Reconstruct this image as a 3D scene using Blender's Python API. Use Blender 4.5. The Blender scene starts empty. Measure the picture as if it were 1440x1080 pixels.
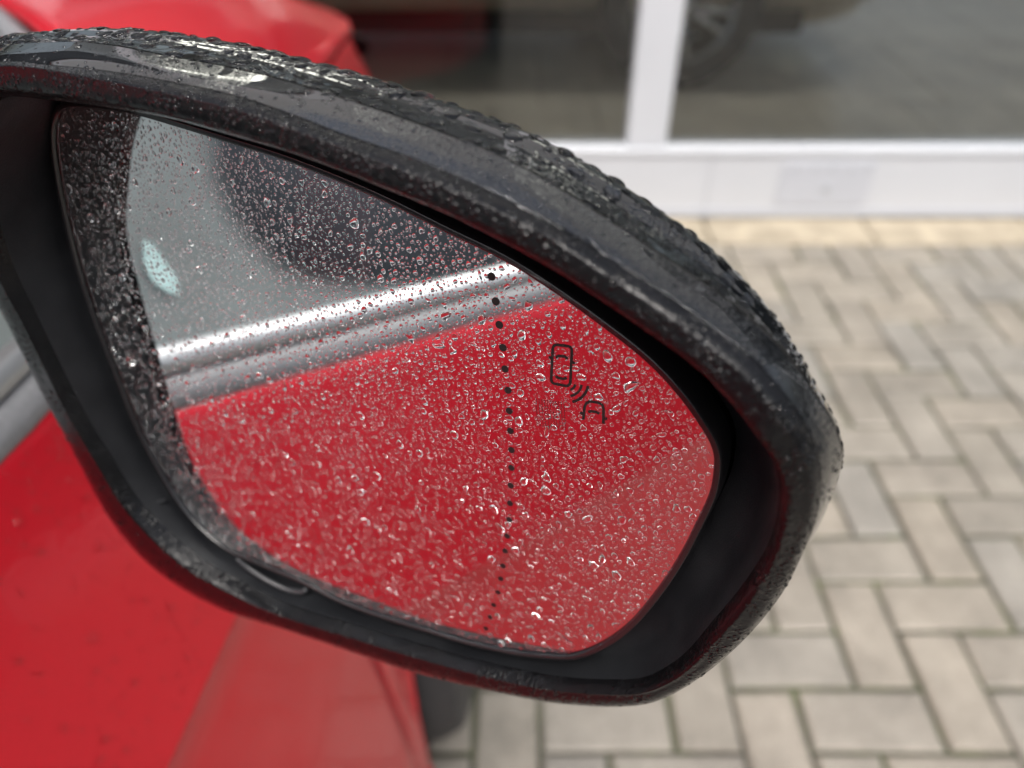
import bpy, math, random
import numpy as np
from mathutils import Vector, Matrix

random.seed(7)
rng = np.random.default_rng(11)
scene = bpy.context.scene
COL = scene.collection

# ------------------------------------------------------------------ camera
FPX = 1060.0                       # focal length in photo pixels (1440 wide)
PITCH = math.atan(880.0 / FPX)     # looking down
CH = 1.12
cam_d = bpy.data.cameras.new("camera")
cam_d.sensor_width = 36.0
cam_d.lens = FPX * 36.0 / 1440.0
cam_d.clip_start = 0.01
cam_d.clip_end = 2000.0
cam_d.dof.use_dof = True
cam_d.dof.focus_distance = 0.171
cam_d.dof.aperture_fstop = 8.0
cam = bpy.data.objects.new("camera", cam_d)
COL.objects.link(cam)
cam.location = (0, 0, CH)
cam.rotation_euler = (math.pi / 2 - PITCH, 0, 0)
scene.camera = cam

# ------------------------------------------------------------------ sky, sun, exposure
SUN_EL, SUN_AZ = math.radians(60), math.radians(-172)   # azimuth from +Y, clockwise
world = bpy.data.worlds.new("World")
scene.world = world
world.use_nodes = True
wn, wl = world.node_tree.nodes, world.node_tree.links
wn.clear()
sky = wn.new("ShaderNodeTexSky")
sky.sky_type = 'NISHITA'
sky.sun_disc = False
sky.sun_elevation = SUN_EL
sky.sun_rotation = SUN_AZ
sky.air_density = 1.0
sky.dust_density = 4.0
hsv = wn.new("ShaderNodeHueSaturation")
hsv.inputs['Saturation'].default_value = 0.48
# broken overcast: soft brighter and darker cloud masses over the whole dome
tc = wn.new("ShaderNodeTexCoord")
cn = wn.new("ShaderNodeTexNoise")
cn.inputs['Scale'].default_value = 2.6
cn.inputs['Detail'].default_value = 5
cn.inputs['Roughness'].default_value = 0.55
cr = wn.new("ShaderNodeMapRange")
cr.inputs['From Min'].default_value = 0.3
cr.inputs['From Max'].default_value = 0.7
cr.inputs['To Min'].default_value = 0.40
cr.inputs['To Max'].default_value = 1.75
mul = wn.new("ShaderNodeMix")
mul.data_type = 'RGBA'
mul.blend_type = 'MULTIPLY'
mul.inputs['Factor'].default_value = 1.0
bg = wn.new("ShaderNodeBackground")
bg.inputs['Strength'].default_value = 0.12
wo = wn.new("ShaderNodeOutputWorld")
wl.new(sky.outputs[0], hsv.inputs['Color'])
wl.new(tc.outputs['Generated'], cn.inputs['Vector'])
wl.new(cn.outputs['Fac'], cr.inputs['Value'])
wl.new(hsv.outputs[0], mul.inputs['A'])
wl.new(cr.outputs[0], mul.inputs['B'])
# an overcast sky is brightest overhead and falls off to the horizon
sx_ = wn.new("ShaderNodeSeparateXYZ")
el_ = wn.new("ShaderNodeMapRange")
el_.inputs['From Min'].default_value = 0.0
el_.inputs['From Max'].default_value = 1.0
el_.inputs['To Min'].default_value = 0.42
el_.inputs['To Max'].default_value = 2.1
mul2 = wn.new("ShaderNodeMix")
mul2.data_type = 'RGBA'
mul2.blend_type = 'MULTIPLY'
mul2.inputs['Factor'].default_value = 1.0
wl.new(tc.outputs['Generated'], sx_.inputs[0])
wl.new(sx_.outputs['Z'], el_.inputs['Value'])
wl.new(mul.outputs['Result'], mul2.inputs['A'])
wl.new(el_.outputs[0], mul2.inputs['B'])
wl.new(mul2.outputs['Result'], bg.inputs['Color'])
wl.new(bg.outputs[0], wo.inputs[0])

sun_d = bpy.data.lights.new("sun", 'SUN')
sun_d.energy = 2.1
sun_d.angle = math.radians(34)
sun_d.color = (1.0, 0.96, 0.90)
sun = bpy.data.objects.new("sun", sun_d)
COL.objects.link(sun)
sd = Vector((math.sin(SUN_AZ) * math.cos(SUN_EL), math.cos(SUN_AZ) * math.cos(SUN_EL), math.sin(SUN_EL)))
sun.rotation_euler = sd.to_track_quat('Z', 'Y').to_euler()
sun.location = sd * 20

scene.view_settings.view_transform = 'Standard'
scene.view_settings.look = 'None'
scene.view_settings.gamma = 1.0
scene.view_settings.use_curve_mapping = False
scene.view_settings.exposure = 0.27
scene.cycles.max_bounces = 14
scene.cycles.transmission_bounces = 12
scene.cycles.glossy_bounces = 10
scene.cycles.transparent_max_bounces = 16
scene.cycles.sample_clamp_indirect = 12
scene.cycles.use_denoising = True

# ------------------------------------------------------------------ helpers
RX = np.array([1.0, 0, 0])
UP = np.array([0, math.sin(PITCH), math.cos(PITCH)])
FW = np.array([0, math.cos(PITCH), -math.sin(PITCH)])
CAMP = np.array([0, 0, CH])


def ray(px, py):
    return FW + (px - 720) / FPX * RX - (py - 540) / FPX * UP


def project(P):
    r = np.asarray(P) - CAMP
    z = r @ FW
    return 720 + FPX * (r @ RX) / z, 540 - FPX * (r @ UP) / z


def tag(o, label=None, cat=None, group=None, kind=None):
    if label: o['label'] = label
    if cat: o['category'] = cat
    if group: o['group'] = group
    if kind: o['kind'] = kind
    return o


def empty(name, loc, label, cat, group=None):
    o = bpy.data.objects.new(name, None)
    COL.objects.link(o)
    o.location = loc
    o.empty_display_size = 0.05
    return tag(o, label, cat, group)


def mesh_obj(name, verts, faces, mat=None, parent=None, smooth=True, me=None, sharp=None):
    if me is None:
        me = bpy.data.meshes.new(name)
        me.from_pydata([tuple(map(float, v)) for v in verts], [], [tuple(map(int, f)) for f in faces])
        if mat is not None:
            for m in (mat if isinstance(mat, (list, tuple)) else [mat]):
                me.materials.append(m)
        me.update()
        if smooth:
            me.polygons.foreach_set('use_smooth', [True] * len(me.polygons))
            if sharp is not None:
                me.set_sharp_from_angle(angle=math.radians(sharp))
    o = bpy.data.objects.new(name, me)
    COL.objects.link(o)
    if parent is not None:
        put_in(o, parent)
    return o


def put_in(o, parent):
    o.parent = parent
    m = Matrix.Identity(4)
    p = parent
    while p is not None:
        m = p.matrix_basis @ m if p is parent else p.matrix_basis @ m
        p = p.parent
    # all parents sit unrotated, so the inverse of the chain's translation is enough
    o.matrix_parent_inverse = world_of(parent).inverted()


def world_of(o):
    if o.parent is None:
        return o.matrix_basis.copy()
    return world_of(o.parent) @ o.matrix_parent_inverse @ o.matrix_basis


class MB:
    def __init__(s):
        s.v, s.f = [], []

    def add(s, v, f):
        b = len(s.v)
        s.v += [tuple(q) for q in v]
        s.f += [tuple(i + b for i in q) for q in f]
        return s

    def box(s, x0, x1, y0, y1, z0, z1, bev=0.0):
        b = min(bev, (x1 - x0) * .45, (y1 - y0) * .45, (z1 - z0) * .45)
        if b <= 0:
            v = [(x, y, z) for z in (z0, z1) for y in (y0, y1) for x in (x0, x1)]
            f = [(0, 2, 3, 1), (4, 5, 7, 6), (0, 1, 5, 4), (2, 6, 7, 3), (0, 4, 6, 2), (1, 3, 7, 5)]
            return s.add(v, f)
        # chamfered box: 24 verts
        v, idx = [], {}
        for sx in (0, 1):
            for sy in (0, 1):
                for sz in (0, 1):
                    for ax in range(3):
                        p = [(x0, x1)[sx], (y0, y1)[sy], (z0, z1)[sz]]
                        sg = [1 if sx == 0 else -1, 1 if sy == 0 else -1, 1 if sz == 0 else -1]
                        for k in range(3):
                            if k != ax: p[k] += sg[k] * b
                        idx[(sx, sy, sz, ax)] = len(v)
                        v.append(p)
        f = []
        for ax in range(3):
            for sd_ in (0, 1):
                o = [k for k in range(3) if k != ax]
                q = []
                for a, c in ((0, 0), (1, 0), (1, 1), (0, 1)):
                    key = [0, 0, 0]; key[ax] = sd_; key[o[0]] = a; key[o[1]] = c
                    q.append(idx[(key[0], key[1], key[2], ax)])
                if (sd_ == 0) ^ (ax == 1): q = q[::-1]
                f.append(q)
        for ax in range(3):        # edges along ax
            o = [k for k in range(3) if k != ax]
            for a in (0, 1):
                for c in (0, 1):
                    k0 = [0, 0, 0]; k1 = [0, 0, 0]
                    k0[ax] = 0; k1[ax] = 1
                    k0[o[0]] = k1[o[0]] = a; k0[o[1]] = k1[o[1]] = c
                    q = [idx[(*k0, o[0])], idx[(*k1, o[0])], idx[(*k1, o[1])], idx[(*k0, o[1])]]
                    f.append(q)
        for sx in (0, 1):
            for sy in (0, 1):
                for sz in (0, 1):
                    f.append([idx[(sx, sy, sz, k)] for k in range(3)])
        return s.add(v, f)

    def tube(s, pts, r, n=10, closed=False, caps=True):
        pts = [Vector(p) for p in pts]
        rr = r if hasattr(r, '__len__') else [r] * len(pts)
        v, f = [], []
        m = len(pts)
        for i, p in enumerate(pts):
            a = pts[(i - 1) % m] if (closed or i > 0) else p
            c = pts[(i + 1) % m] if (closed or i < m - 1) else p
            t = (c - a).normalized()
            u = t.cross(Vector((0, 0, 1)))
            if u.length < 1e-3: u = t.cross(Vector((1, 0, 0)))
            u.normalize(); w = t.cross(u)
            for k in range(n):
                an = 2 * math.pi * k / n
                v.append(p + (u * math.cos(an) + w * math.sin(an)) * rr[i])
        for i in range(m if closed else m - 1):
            j = (i + 1) % m
            for k in range(n):
                l = (k + 1) % n
                f.append((i * n + k, i * n + l, j * n + l, j * n + k))
        if caps and not closed:
            f.append(tuple(range(n))[::-1]); f.append(tuple((m - 1) * n + k for k in range(n)))
        return s.add(v, f)

    def lathe(s, prof, c, axis='x', n=48):
        # prof: list of (radius, offset along axis)
        v, f = [], []
        for r, a in prof:
            for k in range(n):
                t = 2 * math.pi * k / n
                if axis == 'x': v.append((c[0] + a, c[1] + r * math.cos(t), c[2] + r * math.sin(t)))
                elif axis == 'y': v.append((c[0] + r * math.cos(t), c[1] + a, c[2] + r * math.sin(t)))
                else: v.append((c[0] + r * math.cos(t), c[1] + r * math.sin(t), c[2] + a))
        for i in range(len(prof) - 1):
            for k in range(n):
                l = (k + 1) % n
                f.append((i * n + k, i * n + l, (i + 1) * n + l, (i + 1) * n + k))
        return s.add(v, f)

    def build(s, name, mat, parent=None, smooth=False, sharp=None):
        return mesh_obj(name, s.v, s.f, mat, parent, smooth or sharp is not None, sharp=sharp)


def cr_interp(P, per, closed=True):
    """Catmull-Rom through rows of P (n,k); per = samples per span."""
    P = np.asarray(P, float)
    n = len(P)
    out = []
    spans = n if closed else n - 1
    for i in range(spans):
        if closed:
            a, b, c, d = P[(i - 1) % n], P[i], P[(i + 1) % n], P[(i + 2) % n]
        else:
            a, b, c, d = P[max(i - 1, 0)], P[i], P[i + 1], P[min(i + 2, n - 1)]
        for k in range(per):
            t = k / per
            out.append(0.5 * ((2 * b) + (-a + c) * t + (2 * a - 5 * b + 4 * c - d) * t * t + (-a + 3 * b - 3 * c + d) * t ** 3))
    if not closed: out.append(P[-1])
    return np.array(out)


def grid_faces(nr, nc, closed=True, flip=False, base=0):
    f = []
    for i in range(nr - 1):
        for j in range(nc if closed else nc - 1):
            k = (j + 1) % nc
            q = (base + i * nc + j, base + i * nc + k, base + (i + 1) * nc + k, base + (i + 1) * nc + j)
            f.append(q[::-1] if flip else q)
    return f


# ------------------------------------------------------------------ materials
def new_mat(name):
    m = bpy.data.materials.new(name)
    m.use_nodes = True
    n, l = m.node_tree.nodes, m.node_tree.links
    return m, n, l, n['Principled BSDF'], n['Material Output']


def noise(n, l, scale, detail=4, rough=0.5, vec=None, dist=0.0):
    t = n.new('ShaderNodeTexNoise')
    t.inputs['Scale'].default_value = scale
    t.inputs['Detail'].default_value = detail
    t.inputs['Roughness'].default_value = rough
    t.inputs['Distortion'].default_value = dist
    if vec is None:
        c = n.new('ShaderNodeNewGeometry')
        vec = c.outputs['Position']
    l.new(vec, t.inputs['Vector'])
    return t


def ramp(n, l, fac, stops):
    r = n.new('ShaderNodeValToRGB')
    e = r.color_ramp.elements
    while len(e) > 1: e.remove(e[0])
    e[0].position, c0 = stops[0]
    e[0].color = (*c0, 1) if hasattr(c0, '__len__') else (c0, c0, c0, 1)
    for p, c in stops[1:]:
        x = e.new(p)
        x.color = (*c, 1) if hasattr(c, '__len__') else (c, c, c, 1)
    l.new(fac, r.inputs['Fac'])
    return r


def bump(n, l, bsdf, h, strength, dist, prev=None, inp='Normal'):
    b = n.new('ShaderNodeBump')
    b.inputs['Strength'].default_value = strength
    b.inputs['Distance'].default_value = dist
    l.new(h, b.inputs['Height'])
    if prev is not None: l.new(prev.outputs[0], b.inputs['Normal'])
    if bsdf is not None: l.new(b.outputs[0], bsdf.inputs[inp])
    return b


def simple(name, col, rough=0.5, metal=0.0, coat=0.0, nscale=None, namp=0.12, bscale=None, bdist=0.0005, bstr=0.5, coat_r=0.03, spec=0.5):
    m, n, l, b, o = new_mat(name)
    b.inputs['Roughness'].default_value = rough
    b.inputs['Metallic'].default_value = metal
    b.inputs['Coat Weight'].default_value = coat
    b.inputs['Coat Roughness'].default_value = coat_r
    b.inputs['Specular IOR Level'].default_value = spec
    if nscale:
        t = noise(n, l, nscale)
        lo = tuple(c * (1 - namp) for c in col); hi = tuple(min(1, c * (1 + namp)) for c in col)
        r = ramp(n, l, t.outputs['Fac'], [(0.3, lo), (0.7, hi)])
        l.new(r.outputs[0], b.inputs['Base Color'])
    else:
        b.inputs['Base Color'].default_value = (*col, 1)
    if bscale:
        t2 = noise(n, l, bscale, 5)
        bump(n, l, b, t2.outputs['Fac'], bstr, bdist)
    return m


def water_mat():
    m, n, l, b, o = new_mat('rain_water')
    g = n.new('ShaderNodeBsdfGlass')
    g.inputs['IOR'].default_value = 1.333
    g.inputs['Roughness'].default_value = 0.0
    g.inputs['Color'].default_value = (1, 1, 1, 1)
    l.new(g.outputs[0], o.inputs['Surface'])
    n.remove(b)
    return m


def pane_mat(name, tint=(1, 1, 1), rough=0.0, boost=1.8):
    m, n, l, b, o = new_mat(name)
    n.remove(b)
    tr = n.new('ShaderNodeBsdfTransparent'); tr.inputs[0].default_value = (*tint, 1)
    gl = n.new('ShaderNodeBsdfGlossy'); gl.inputs['Roughness'].default_value = rough
    fr = n.new('ShaderNodeFresnel'); fr.inputs['IOR'].default_value = 1.5
    mu = n.new('ShaderNodeMath'); mu.operation = 'MULTIPLY'; mu.use_clamp = True; mu.inputs[1].default_value = boost
    l.new(fr.outputs[0], mu.inputs[0])
    mx = n.new('ShaderNodeMixShader')
    l.new(mu.outputs[0], mx.inputs[0]); l.new(tr.outputs[0], mx.inputs[1]); l.new(gl.outputs[0], mx.inputs[2])
    l.new(mx.outputs[0], o.inputs['Surface'])
    return m, n, l, mx, o


M_WATER = water_mat()

# mirror: silvered glass, faintly green grey
m, n, l, b, o = new_mat('mirror_silver')
b.inputs['Base Color'].default_value = (0.84, 0.86, 0.865, 1)
b.inputs['Metallic'].default_value = 1.0
t = noise(n, l, 900, 3)
r = ramp(n, l, t.outputs['Fac'], [(0.35, 0.012), (0.75, 0.06)])
l.new(r.outputs[0], b.inputs['Roughness'])
M_MIRROR = m

M_PRINT = simple('black_print', (0.006, 0.006, 0.006), 0.5)
M_BEZEL = simple('bezel_black', (0.010, 0.010, 0.011), 0.22, coat=0.5, bscale=500, bdist=0.0003)

# well of the housing, smooth matt plastic with dusty marks
m, n, l, b, o = new_mat('well_plastic')
t = noise(n, l, 60, 5)
r = ramp(n, l, t.outputs['Fac'], [(0.3, (0.007, 0.0075, 0.009)), (0.7, (0.016, 0.017, 0.019))])
l.new(r.outputs[0], b.inputs['Base Color'])
t2 = noise(n, l, 35, 4)
r2 = ramp(n, l, t2.outputs['Fac'], [(0.35, 0.38), (0.65, 0.6)])
l.new(r2.outputs[0], b.inputs['Roughness'])
t3 = noise(n, l, 2200, 3)
bump(n, l, b, t3.outputs['Fac'], 0.5, 0.0003)
b.inputs['Specular IOR Level'].default_value = 0.17
M_WELL = m


def wet_black(name, base, r_lo, r_hi, sc1, d1, sc2, d2, coat=0.0, film=None):
    m, n, l, b, o = new_mat(name)
    b.inputs['Base Color'].default_value = (*base, 1)
    t = noise(n, l, sc1, 6, 0.6)
    r = ramp(n, l, t.outputs['Fac'], [(0.42, r_lo), (0.6, r_hi)])
    l.new(r.outputs[0], b.inputs['Roughness'])
    v = n.new('ShaderNodeTexVoronoi'); v.inputs['Scale'].default_value = sc2
    c = n.new('ShaderNodeNewGeometry'); l.new(c.outputs['Position'], v.inputs['Vector'])
    rv = ramp(n, l, v.outputs['Distance'], [(0.0, 1.0), (0.45, 0.25), (0.6, 0.0)])
    # beads only where the film has broken up
    mk = noise(n, l, film or 45, 4, 0.6)
    rm = ramp(n, l, mk.outputs['Fac'], [(0.44, 0.0), (0.56, 1.0)])
    mm = n.new('ShaderNodeMath'); mm.operation = 'MULTIPLY'
    l.new(rv.outputs[0], mm.inputs[0]); l.new(rm.outputs[0], mm.inputs[1])
    b1 = bump(n, l, None, t.outputs['Fac'], 0.8, d1)
    b2 = bump(n, l, b, mm.outputs[0], 1.0, d2, prev=b1)
    b.inputs['Coat Weight'].default_value = coat
    b.inputs['Coat Roughness'].default_value = 0.02
    b.inputs['Specular IOR Level'].default_value = 0.5 if coat else 0.27
    if coat: l.new(b2.outputs[0], b.inputs['Coat Normal'])
    return m


M_RIM = wet_black('rim_plastic', (0.004, 0.004, 0.0045), 0.07, 0.22, 420, 0.00030, 900, 0.00030, film=120)
M_BAND = wet_black('piano_black_band', (0.002, 0.0024, 0.003), 0.02, 0.04, 18, 0.0000, 1700, 0.00006, coat=1.0, film=24)
M_CAP = wet_black('piano_black_cap', (0.002, 0.0024, 0.003), 0.02, 0.05, 60, 0.00004, 900, 0.00012, coat=1.0, film=60)
M_SEAM = simple('seam_dark', (0.002, 0.002, 0.002), 0.8)

# red paint, wet
m, n, l, b, o = new_mat('red_paint')
t = noise(n, l, 3500, 2)
r = ramp(n, l, t.outputs['Fac'], [(0.3, (0.64, 0.006, 0.018)), (0.7, (0.84, 0.012, 0.032))])
l.new(r.outputs[0], b.inputs['Base Color'])
b.inputs['Metallic'].default_value = 0.55
b.inputs['Roughness'].default_value = 0.38
b.inputs['Coat Weight'].default_value = 0.42
b.inputs['Coat Roughness'].default_value = 0.08
t2 = noise(n, l, 90, 4)
bb = bump(n, l, b, t2.outputs['Fac'], 0.25, 0.0006)
l.new(bb.outputs[0], b.inputs['Coat Normal'])
M_RED = m

M_CHROME = simple('satin_chrome', (0.50, 0.51, 0.52), 0.52, metal=1.0, bscale=900, bdist=0.0002)
M_RUBBER = simple('seal_rubber', (0.17, 0.172, 0.18), 0.45, nscale=300, bscale=1500, bdist=0.0003, spec=0.8)
M_TYRE = simple('tyre_rubber', (0.028, 0.028, 0.030), 0.6, nscale=40, bscale=300, bdist=0.001)
M_ALLOY = simple('alloy_rim', (0.62, 0.63, 0.65), 0.25, metal=1.0, nscale=20)
M_INT = simple('interior_black', (0.020, 0.020, 0.022), 0.75, nscale=200)
M_WHITE = simple('white_powder_coat', (0.52, 0.54, 0.57), 0.35, nscale=4, namp=0.03, bscale=60, bdist=0.0003)
M_WHITE2 = simple('grey_white_cover', (0.45, 0.47, 0.51), 0.4, nscale=6, namp=0.03)
M_GREYDOT = simple('grey_plug', (0.40, 0.42, 0.45), 0.5)
M_BRONZE = simple('bronze_paint', (0.55, 0.48, 0.38), 0.3, metal=0.7, coat=1.0, nscale=5)
M_TEAL = simple('pale_teal_glint', (0.62, 0.86, 0.84), 0.6, nscale=200)

# wet side window: grey film painted for wet and reflected sky, dark reflection left out by mesh attribute
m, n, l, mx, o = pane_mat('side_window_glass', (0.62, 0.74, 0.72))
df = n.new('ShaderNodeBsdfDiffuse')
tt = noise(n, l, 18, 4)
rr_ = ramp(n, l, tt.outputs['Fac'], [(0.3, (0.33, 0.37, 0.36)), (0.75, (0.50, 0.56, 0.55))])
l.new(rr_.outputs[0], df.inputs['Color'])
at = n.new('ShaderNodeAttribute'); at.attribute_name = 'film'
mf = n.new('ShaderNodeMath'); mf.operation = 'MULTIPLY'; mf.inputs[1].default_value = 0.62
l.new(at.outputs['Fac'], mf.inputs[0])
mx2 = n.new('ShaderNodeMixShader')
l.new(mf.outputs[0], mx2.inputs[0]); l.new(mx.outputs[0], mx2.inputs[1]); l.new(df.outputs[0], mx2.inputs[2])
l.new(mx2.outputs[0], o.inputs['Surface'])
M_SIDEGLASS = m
M_CARGLASS = pane_mat('car_glass', (0.62, 0.72, 0.70))[0]
M_SHOPGLASS = pane_mat('shop_glass', (0.86, 0.88, 0.87), boost=1.3)[0]

m, n, l, b, o = new_mat('lamp_lens')
b.inputs['Base Color'].default_value = (0.85, 0.88, 0.88, 1)
b.inputs['Metallic'].default_value = 0.6
b.inputs['Roughness'].default_value = 0.12
b.inputs['Coat Weight'].default_value = 1.0
M_LENS = m

# pavers
m, n, l, b, o = new_mat('paver_concrete')
oi = n.new('ShaderNodeObjectInfo')
geo = n.new('ShaderNodeNewGeometry')
# colour per paver from its own cell (works for the joined far pavers too)
isl = geo.outputs['Random Per Island']
addr = n.new('ShaderNodeMath'); addr.operation = 'ADD'
l.new(oi.outputs['Random'], addr.inputs[0]); l.new(isl, addr.inputs[1])
frc = n.new('ShaderNodeMath'); frc.operation = 'FRACT'; l.new(addr.outputs[0], frc.inputs[0])
base = ramp(n, l, frc.outputs[0], [(0.0, (0.345, 0.315, 0.265)), (0.3, (0.40, 0.365, 0.305)), (0.55, (0.36, 0.34, 0.30)), (0.8, (0.43, 0.385, 0.315)), (1.0, (0.38, 0.345, 0.29))])
t = noise(n, l, 8, 7, 0.66)
r = ramp(n, l, t.outputs['Fac'], [(0.3, 0.50), (0.7, 0.88)])
mxr = n.new('ShaderNodeMix'); mxr.data_type = 'RGBA'; mxr.blend_type = 'MULTIPLY'; mxr.inputs['Factor'].default_value = 1
l.new(base.outputs[0], mxr.inputs['A']); l.new(r.outputs[0], mxr.inputs['B'])
t2 = noise(n, l, 420, 3, 0.7)
r2 = ramp(n, l, t2.outputs['Fac'], [(0.3, 0.62), (0.7, 1.22)])
mxr2 = n.new('ShaderNodeMix'); mxr2.data_type = 'RGBA'; mxr2.blend_type = 'MULTIPLY'; mxr2.inputs['Factor'].default_value = 1
l.new(mxr.outputs['Result'], mxr2.inputs['A']); l.new(r2.outputs[0], mxr2.inputs['B'])
l.new(mxr2.outputs['Result'], b.inputs['Base Color'])
t3 = noise(n, l, 9, 4)
r3 = ramp(n, l, t3.outputs['Fac'], [(0.35, 0.30), (0.65, 0.75)])
l.new(r3.outputs[0], b.inputs['Roughness'])
bump(n, l, b, t2.outputs['Fac'], 0.6, 0.0012)
M_PAVER = m

m, n, l, b, o = new_mat('joint_sand_moss')
t = noise(n, l, 7, 5, 0.65)
r = ramp(n, l, t.outputs['Fac'], [(0.36, (0.060, 0.056, 0.044)), (0.48, (0.070, 0.072, 0.048)), (0.62, (0.08, 0.095, 0.040)), (0.74, (0.11, 0.15, 0.04))])
l.new(r.outputs[0], b.inputs['Base Color'])
b.inputs['Roughness'].default_value = 0.9
t2 = noise(n, l, 300, 4)
bump(n, l, b, t2.outputs['Fac'], 1.0, 0.003)
M_JOINT = m
M_EDGING = simple('edging_concrete', (0.36, 0.31, 0.23), 0.8, nscale=12, namp=0.25, bscale=200, bdist=0.002)
M_GROUND = simple('asphalt', (0.06, 0.06, 0.058), 0.85, nscale=3, namp=0.2, bscale=80, bdist=0.004)
M_MOSS = simple('moss_green', (0.10, 0.16, 0.03), 0.9, nscale=60, namp=0.4)
M_TILE = simple('showroom_tile', (0.47, 0.43, 0.37), 0.30, nscale=3, namp=0.18)
M_TJOINT = simple('showroom_tile_joint', (0.06, 0.055, 0.05), 0.8)
M_ROOM = simple('showroom_wall_paint', (0.78, 0.77, 0.74), 0.8, nscale=2, namp=0.05)
M_FACADE = simple('facade_panel', (0.45, 0.46, 0.47), 0.5, nscale=3, namp=0.08)

# ------------------------------------------------------------------ ground
gz = -0.09
g = mesh_obj('ground', [(-400, -400, gz), (400, -400, gz), (400, 400, gz), (-400, 400, gz)], [(0, 1, 2, 3)], M_GROUND, smooth=False)
tag(g, 'dark asphalt ground beyond the paved forecourt', kind='structure')

X0, Y0, CELL = 0.542, 0.905, 0.1
PX0, PX1, PY0, PY1 = -3.0, 4.2, -3.6, 2.000
pb = MB()
pb.box(PX0, PX1, PY0, PY1 + 0.012, -0.085, -0.009)
paving = pb.build('paving', M_JOINT)
tag(paving, 'mossy sand bed and joints of the herringbone block paving', kind='structure')

GAP = 0.0043


def paver_mesh(hx, hy, seed):
    rg = random.Random(seed)
    ch = 0.0045
    v, f = [], []
    for (ex, z) in ((0, -0.02), (0, -0.0042), (ch, 0.0), (ch + 0.004, 0.0004)):
        for sx, sy in ((-1, -1), (1, -1), (1, 1), (-1, 1)):
            j = rg.uniform(-1, 1) * 0.0009
            v.append((sx * (hx - GAP - ex) + j, sy * (hy - GAP - ex) + rg.uniform(-1, 1) * 0.0009, z))
    for i in range(3):
        for k in range(4):
            q = (k + 1) % 4
            f.append((i * 4 + k, i * 4 + q, (i + 1) * 4 + q, (i + 1) * 4 + k))
    f.append((12, 13, 14, 15))
    return v, f


PM = {}
for ori, (hx, hy) in {'h': (0.1, 0.05), 'v': (0.05, 0.1)}.items():
    PM[ori] = []
    for s_ in range(5):
        v, f = paver_mesh(hx, hy, s_ + (10 if ori == 'v' else 0))
        me = bpy.data.meshes.new('paver'); me.from_pydata(v, [], f); me.materials.append(M_PAVER); me.update()
        PM[ori].append((me, v, f))
cells = []
covered = set()
for i in range(-45, 50):
    for j in range(-16, 60):
        dmod = (i - j) % 4
        if dmod == 0:
            cx, cy, ori = X0 + CELL * (i + 1), Y0 - CELL * (j + 0.5), 'h'
            hx, hy = 0.1, 0.05
        elif dmod == 3:
            cx, cy, ori = X0 + CELL * (i + 0.5), Y0 - CELL * (j + 1), 'v'
            hx, hy = 0.05, 0.1
        else:
            continue
        if cx - hx < PX0 + .01 or cx + hx > PX1 - .01 or cy - hy < PY0 + .01 or cy + hy > PY1 + 0.012: continue
        covered |= {(i, j), (i + 1, j)} if ori == 'h' else {(i, j), (i, j + 1)}
        px, py = project((cx, cy, 0))
        dep = (np.array((cx, cy, 0)) - CAMP) @ FW
        vis = dep > 0.05 and -60 < px < 1500 and 300 < py < 1160
        # right of the mirror housing, or the strip under it
        if vis:
            hid = (px < 640) or (px < 980 and 400 < py < 880) or (px < 800 and py < 400)
            vis = not hid
        cells.append((not vis, dep, cx, cy, ori))
cells.sort()
far = MB()
cnt = 0
for hidn, dep, cx, cy, ori in cells:
    k = random.randrange(5)
    me, v, f = PM[ori][k]
    dz, a = random.uniform(-0.002, 0.002), random.uniform(-0.016, 0.016)
    ox, oy = random.uniform(-.0008, .0008), random.uniform(-.0008, .0008)
    tx, ty = random.uniform(-.006, .006), random.uniform(-.006, .006)
    if not hidn and cnt < 298:
        o = bpy.data.objects.new('paver', me)
        COL.objects.link(o)
        o.parent = paving
        o.location = (cx + ox, cy + oy, dz)
        o.rotation_euler = (tx, ty, a)
        cnt += 1
    else:
        far.add([(cx + ox + x - a * y, cy + oy + y + a * x, z + dz + tx * y - ty * x) for x, y, z in v], f)
for i in range(-45, 50):          # cut blocks along the straight edge by the shop
    for j in (-11, -10):
        if (i, j) in covered: continue
        cx, cy = X0 + CELL * (i + .5), Y0 - CELL * (j + .5)
        if cx - .05 < PX0 + .01 or cx + .05 > PX1 - .01: continue
        v, f = paver_mesh(.05, .05, i + 99)
        far.add([(cx + x, cy + y, z) for x, y, z in v], f)
fo = far.build('far_pavers', M_PAVER, paving)
fo['kind'] = 'stuff'

# stone edging between paving and shop front (individual slabs)
EDGE_Y0, SHOP_Y = 2.009, 2.17
ed = MB().box(PX0, PX1, EDGE_Y0, SHOP_Y + .05, -0.085, -0.012).build('edging_bed', M_JOINT)
tag(ed, 'mortar bed under the concrete edging along the shop front', kind='structure')
x = PX0 + 0.1
while x < PX1 - 0.5:
    o = MB().box(x + .003, x + .497, EDGE_Y0, SHOP_Y - .002, -0.03, random.uniform(.002, .005), .006).build('edging_slab', M_EDGING, ed)
    x += 0.5

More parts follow.
